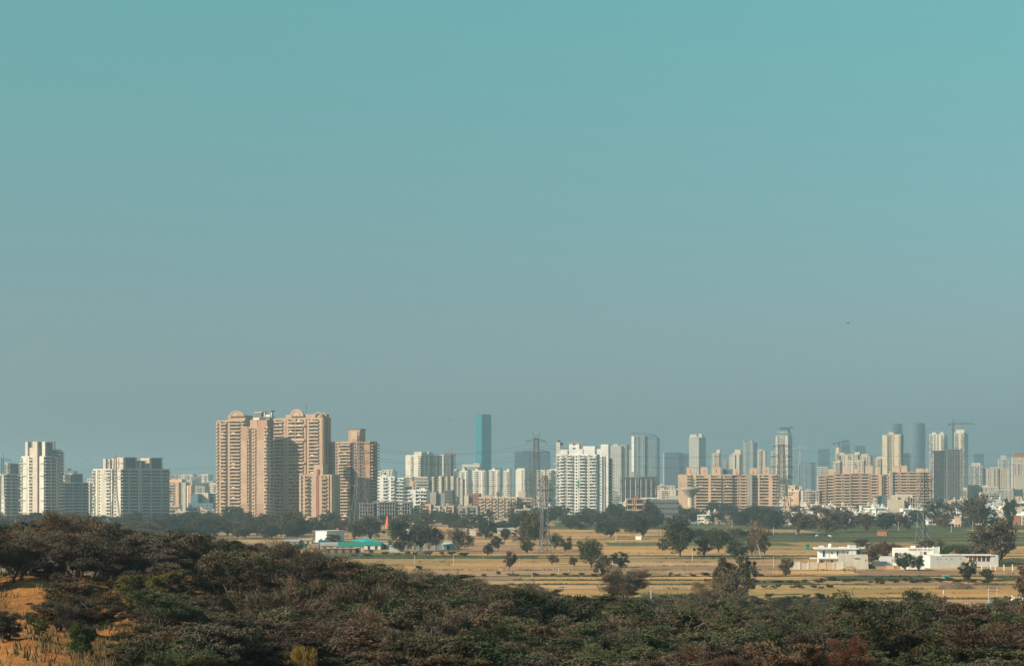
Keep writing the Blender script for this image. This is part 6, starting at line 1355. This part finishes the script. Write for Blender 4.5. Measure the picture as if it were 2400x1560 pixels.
NAMED = [
    (1594, 96, 1222, 1305, DKG, 'biggest dark spreading tree alone in the tan fields, right of centre', 'r'), (1552, 26, 1262, 1290, DKG, 'small dark side tree touching the biggest dark spreading tree', 'r'), (1650, 46, 1258, 1304, BRN, 'brown round tree touching the biggest dark tree on its right', 'r'),
    (1722, 58, 1268, 1310, DKG, 'dense dark green tree below the pale leafless tree', 'r'), (1780, 70, 1220, 1310, RDB, 'tall pale nearly leafless tree with a leaning white trunk', 'b'), (1762, 44, 1240, 1304, BRN, 'brown tree behind the pale leafless tree', 'r'), (1792, 38, 1252, 1306, BRN, 'brown tree right of the pale leaning trunk', 't'),
    (1684, 56, 1240, 1294, MDG, 'green tree with a short pale trunk left of the dense dark one', 'r'), (1386, 62, 1263, 1331, OLV, 'olive spreading tree in the fields below the bright white tower', 'r'), (1411, 42, 1300, 1348, BRN, 'brownish round tree at the foot of the olive spreading tree', 'r'), (1455, 42, 1293, 1338, DKG, 'dark green upright tree behind the reddish-brown bush', 't'),
    (1194, 34, 1292, 1337, RDB, 'small reddish-brown tree in the golden field below the teal tower', 't'), (1294, 26, 1299, 1323, BRN, 'small brown tree below the pylons', 'r'), (1346, 24, 1304, 1327, BRN, 'tiny round brown tree left of the olive spreading tree', 'r'), (1142, 26, 1273, 1306, DKG, 'small dark green tree beside the green strip, below the teal tower', 't'),
    (1461, 120, 1334, 1416, RDB, 'big round reddish-brown bushy tree at the scrub edge, centre', 'y'), (1463, 104, 1340, 1416, BRN, 'brown leafy bush mixed into the big reddish-brown one', 'k'), (1840, 38, 1309, 1349, BRN, 'small brown tree left of the left farmhouse', 'r'), (1706, 66, 1306, 1418, BRN, 'left stem of the tall twin tree at the scrub edge', 't'),
    (1752, 62, 1303, 1395, OLV, 'right rounded crown of the tall twin tree at the scrub edge', 't'), (1725, 84, 1345, 1440, BRN, 'bushy lower tree under the tall twin crowns', 'r'), (1668, 110, 1362, 1425, (.20, .14, .075), 'pale straw-brown dry bush left of the twin tree', 'y'), (1640, 60, 1380, 1430, BRN, 'dry brown shrub below the pale straw bush', 'y'),
    (2269, 44, 1313, 1368, DKG, 'dark green conical tree beside the low mound on the right', 't'), (2312, 36, 1333, 1362, MDG, 'low green shrub right of the dark conical tree', 'u'), (2340, 104, 1222, 1322, BRN, 'largest brownish tree behind the farm compound, near the right edge', 'r'), (2300, 50, 1260, 1318, BRN, 'lower brown tree left of the largest brownish tree', 'r'),
    (2400, 66, 1326, 1420, RDB, 'reddish-brown tree at the right frame edge', 't'), (2122, 50, 1296, 1336, DKG, 'dark green tree in front of the right farmhouse', 'r'), (2153, 36, 1302, 1338, MDG, 'lighter green tree right of the one before the farmhouse', 'r'), (2212, 40, 1278, 1308, (.03, .08, .02), 'fresh green tree right of the farmhouse corner tower', 'r'),
    (2042, 44, 1276, 1318, BRN, 'brown tree behind and between the two farmhouses', 'r'), (2075, 50, 1268, 1310, RDB, 'reddish tree behind the gap between the farmhouses', 'r'), (2106, 40, 1275, 1306, BRN, 'brown tree behind the left end of the right farmhouse', 'r'), (2178, 60, 1262, 1292, BRN, 'brown bushes at the feet of the right pylon', 'r'), (2020, 50, 1262, 1284, DKG, 'dark low tree behind the left farmhouse roof', 'r'),
    (2265, 70, 1276, 1304, OLV, 'olive low trees behind the compound building', 'r'), (1239, 66, 1198, 1278, OLV, 'large olive tree left of the central pylons', 'r'), (1228, 54, 1240, 1276, RDB, 'reddish-brown tree under the large olive one', 'r'), (1265, 40, 1225, 1276, BRN, 'brown tree overlapping the pylon feet', 't'), (1236, 34, 1268, 1296, DKG, 'dark shrub-like tree below the reddish-brown one', 'r'),
    (1301, 36, 1250, 1288, MDG, 'green tree right of the shorter pylon', 'r'), (1325, 32, 1268, 1292, DKG, 'low dark tree right of the green one by the pylon', 'r'), (1335, 12, 1258, 1270, DKG, 'tiny round tree alone in the tan strip', 'r'), (1139, 44, 1220, 1262, BKG, 'dark round tree near the white box huts', 'r'), (1183, 28, 1238, 1272, BKG, 'dark upright tree right of the white box huts', 't'),
    (1168, 34, 1256, 1292, DKG, 'dark tree below the upright one at centre left', 't'), (1075, 56, 1238, 1292, RDB, 'reddish-brown tree at the end of the pale blue wall', 'r'), (945, 62, 1220, 1292, BKG, 'large dark tree right of the yards', 'r'), (985, 44, 1234, 1290, DKG, 'dark tree in front of the pale blue wall, left', 'r'), (1018, 46, 1232, 1288, BKG, 'dark tree in front of the pale blue wall, right', 'r'),
    (868, 60, 1212, 1266, BKG, 'dark tree behind the turquoise canopy', 'r'), (830, 44, 1222, 1266, DKG, 'dark tree right of the white warehouse', 'r'), (779, 34, 1252, 1272, DKG, 'small tree in front of the white warehouse', 'r'), (683, 76, 1198, 1258, OLV, 'big olive tree at the foot of the twin-arched tower', 'r'), (1507, 70, 1210, 1258, BKG, 'dark spreading tree above the white hut', 'r'), (1432, 62, 1222, 1258, DKG, 'dark rounded tree below the hazy grid tower', 'r'),
    (1440, 50, 1180, 1230, BKG, 'tall dark tree right of the bright white slab tower', 'r'), (1532, 72, 1182, 1236, BKG, 'tall blackish tree below the curved-top tower', 'r'), (1871, 66, 1196, 1252, BRN, 'brown broad tree left of the cattle field', 'r'), (1936, 70, 1192, 1248, BRN, 'taller brown tree of a pair above the cattle', 'r'), (1982, 62, 1198, 1246, BRN, 'right brown tree of a pair above the cattle', 'r'),
    (2032, 50, 1200, 1244, RDB, 'reddish tree left of the brick hut', 'r'), (2076, 56, 1202, 1246, BKG, 'dark green tree directly behind the brick hut', 'r'), (2106, 40, 1204, 1240, RDB, 'reddish tree right of the dark one behind the brick hut', 'r'), (2128, 34, 1210, 1240, BRN, 'brown tree left of the right pylon', 'r'), (2196, 64, 1172, 1232, BKG, 'dark tree just right of the right pylon', 'r'),
    (2244, 52, 1176, 1214, RDB, 'brown autumn tree above the pink and white house', 'r'), (2276, 72, 1160, 1240, BRN, 'tall dark brown tree right of the pink and white house', 'r'), (2310, 60, 1186, 1240, DKG, 'dark tree between the town and the largest brown tree', 'r'), (2372, 44, 1170, 1240, DKG, 'dark upright tree near the right edge of the town', 't'),
    (1820, 46, 1196, 1238, BKG, 'dark tree at the feet of the splayed-leg pylon', 'r'), (1786, 52, 1190, 1236, BKG, 'dark tree below the right end of the left salmon block', 'r'), (1740, 44, 1198, 1232, DKG, 'dark green tree right of the pinkish flat house', 'r'),
    (2332, 30, 1405, 1440, MDG, 'green thorn tree by the transformer poles', 'k'), (1620, 40, 1395, 1428, BRN, 'bare brown shrub at the scrub edge', 'y'), (1240, 30, 1366, 1386, BRN, 'dry shrub beside the rounded mound', 'y'), (982, 18, 1325, 1336, DKG, 'tiny dark shrub in the golden field', 'u'),
]
for a in NAMED: ptree(*a)
def belts():
    rnd = random.Random(9)
    for a, c, r0, r1, n, wr, hr, cols in ((-20, 470, 1232, 1246, 20, (44, 70), (26, 38), (BKG, DKG, BRN)), (300, 720, 1240, 1258, 18, (44, 70), (28, 40), (BKG, DKG, BRN)), (-20, 520, 1250, 1275, 16, (50, 80), (30, 44), (BKG, DKG, BRN)), (405, 700, 1228, 1262, 34, (38, 62), (26, 44), (BKG, DKG, BRN, BKG)), (690, 960, 1228, 1258, 16, (34, 56), (24, 38), (BKG, DKG, BRN)), (960, 1230, 1222, 1250, 17, (30, 54), (20, 36), (BKG, DKG, DKG, MDG)),
                                          (1200, 1600, 1214, 1242, 30, (34, 64), (24, 40), (BKG, BKG, DKG, BRN)), (1600, 1830, 1206, 1240, 19, (30, 56), (20, 36), (BKG, DKG, BRN)), (1830, 2430, 1200, 1242, 30, (26, 52), (16, 32), (BKG, DKG, BRN, DKG, RDB)),
                                          (1840, 2430, 1180, 1200, 24, (18, 36), (10, 18), (BKG, DKG, BRN)), (1610, 1760, 1256, 1276, 8, (30, 50), (18, 28), (DKG, MDG, BRN))):
        for k in range(n):
            px = a + (c - a) * (k + rnd.random()) / n; rb = rnd.uniform(r0, r1); w = rnd.uniform(*wr); h = rnd.uniform(*hr)
            if c == 2430 and r0 == 1198 and 1900 < px < 2010 and rb < 1215: continue
            ptree(px, w, rb - h, rb, rnd.choice(cols), None, 'f' if False else 'r', 'belt_tree')
belts()
def low_shrubs():
    """rounded low shrubs along the banks of the fields"""
    rnd = random.Random(15)
    for a, c, row, n in ((1640, 2330, 1363, 34), (1480, 1800, 1351, 10), (1130, 1480, 1348, 14), (2040, 2300, 1366, 10), (1000, 1300, 1398, 10), (1500, 1900, 1402, 12), (1150, 1420, 1402, 12), (820, 1100, 1300, 12), (1780, 1950, 1376, 8)):
        for k in range(n):
            px = a + (c - a) * (k + rnd.random()) / n; rb = row + rnd.uniform(-3, 3); ptree(px, rnd.uniform(9, 26), rb - rnd.uniform(4, 10), rb, rnd.choice((BRN, MDG, OLV, OLV)), None, 'u', 'field_shrub')
low_shrubs()

# ------------------------------------------------------------------ grass and weeds
def grass(name, label, pts, zf, hgt, blades, spread, col, wid=.05, seed=1):
    rs = np.random.RandomState(seed); n = len(pts); P = np.array([(x, y, zf(x, y)) for x, y in pts]); P = np.repeat(P, blades, axis=0); N = len(P)
    P[:, :2] += rs.normal(size=(N, 2)) * spread; a = rs.uniform(0, 6.28, N); h = hgt * rs.uniform(.5, 1.3, N); le = rs.normal(size=(N, 2)) * .35
    sx, sy = np.cos(a) * wid, np.sin(a) * wid; V = np.stack([P + np.stack([sx, sy, 0 * a - .05], 1), P - np.stack([sx, sy, 0 * a + .05], 1), P + np.stack([le[:, 0] * h, le[:, 1] * h, h], 1)], 1).reshape(-1, 3)
    o = put(name, np_mesh(name, V, np.arange(len(V)).reshape(-1, 3), [M['leaf']])); o.color = (*col, 1); tag(o, label, 'grass', kind='stuff')
rg = random.Random(12)
pts = []
while len(pts) < 6500:
    d = rg.uniform(88, 215); px = rg.uniform(-60, 760); x = X(px, d)
    if mnoise.noise(Vector((x * .12, d * .12, 2.0))) + rg.uniform(-.25, .35) > (.62 if px < 150 else -.1): pts.append((x, d))
grass('dry_grass', 'dry straw and grey tufts on the orange slope at lower left', pts, hill_z, .19, 12, .26, (.16, .11, .06), .016, 3)
pts = [(X(px_, d_), d_) for px_, d_ in ((rg.uniform(-60, 2500), rg.uniform(95, 440)) for _ in range(5000))]
grass('undergrowth', 'brown dry undergrowth beneath the scrub', pts, hill_z, .6, 8, .3, (.11, .085, .05), .05, 4)
pts = []
for d0, a, c, ph, gap in BUNDS:
    for k in range(int((c - a) * (.5 if ph in (1225, 1240, 1256, 1296, 1303, 1345, 1351, 1360, 1391) else .08))):
        px = rg.uniform(a, c); x = X(px, d0)
        if mnoise.noise(Vector((x * .03, d0 * .1, 5))) > -.1: pts.append((x, d0 + gap * 1.2 * math.sin(x * .013 + ph) + rg.uniform(-.8, .8)))
grass('weeds', 'olive weeds along the field banks', pts, lambda x, y: .1, .55, 8, .8, (.085, .085, .045), .12, 5)

# foreground plants on the open slope
D = 107; 
for lb, cx, w, toprow, D, col, v, nm, w0, h0 in (('small green-topped thorn tree standing alone on the orange slope', 92, 52, 1442, 112, (.07, .09, .03), THORN[2], 'thorn_tree', 7.0, 5.2), ('green bushy sapling above the grassy slope at lower left', 190, 60, 1458, 104, (.055, .085, .025), BUSH[1], 'thorn_bush', 4.6, 2.6),
                                              ('grey-brown leafless shrub in the middle of the orange slope', 168, 96, 1412, 124, (.085, .07, .065), TWIG[1], 'leafless_shrub', 6.4, 4.6), ('yellow-green flat thorn tree above the open slope at left', 345, 150, 1340, 140, (.11, .10, .035), THORN[4], 'thorn_tree', 7.0, 5.2),
                                              ('red-leaved dry shrub at the lower right of the scrub', 1985, 165, 1492, 93, (.115, .045, .032), TWIG[2], 'leafless_shrub', 6.4, 4.6), ('orange-brown dry shrub in the middle of the scrub', 930, 120, 1412, 190, (.26, .115, .05), TWIG[0], 'leafless_shrub', 6.4, 4.6),
                                               ('yellowish dry shrub in the lower left-centre scrub', 722, 90, 1512, 95, (.27, .18, .06), TWIG[1], 'leafless_shrub', 6.4, 4.6),
                                              ('orange-red dry shrub at the bottom right of centre', 1600, 110, 1516, 96, (.13, .065, .042), TWIG[0], 'leafless_shrub', 6.4, 4.6), ('dark bushy shrub at the lower left corner', 8, 90, 1430, 112, (.06, .06, .045), BUSH[2], 'thorn_bush', 4.6, 2.6)):
    z = hill_z(X(cx, D), D); h = max(1.2, Z(toprow, D) - z)
    o = plant(nm, 'tree' if nm == 'thorn_tree' else 'shrub', v, X(cx, D), D, z - .1, w * D / F, h, w0, h0, col, .7, {'thorn_tree': 'green thorn trees of the hillside scrub', 'thorn_bush': 'low bushes in the hillside scrub', 'leafless_shrub': 'leafless shrubs in the hillside scrub'}[nm]); o['label'] = lb

# ------------------------------------------------------------------ haze
hz = bpy.data.materials.new('haze'); hz.use_nodes = True; t = hz.node_tree; t.nodes.clear()
o_ = t.nodes.new('ShaderNodeOutputMaterial'); pv = t.nodes.new('ShaderNodeVolumePrincipled'); t.links.new(pv.outputs['Volume'], o_.inputs['Volume'])
pv.inputs['Color'].default_value = HAZE_COL; pv.inputs['Density'].default_value = HAZE_D; pv.inputs['Anisotropy'].default_value = 0.5
V, Fc, Mi = box_arrays([(-7050, 7050, -650, 13100, -4, 205, 0)])
tag(put('haze', np_mesh('haze', V, Fc, [hz])), kind='stuff')
settle_labels()
print('objects', len(bpy.data.objects), 'meshes', len(bpy.data.meshes))
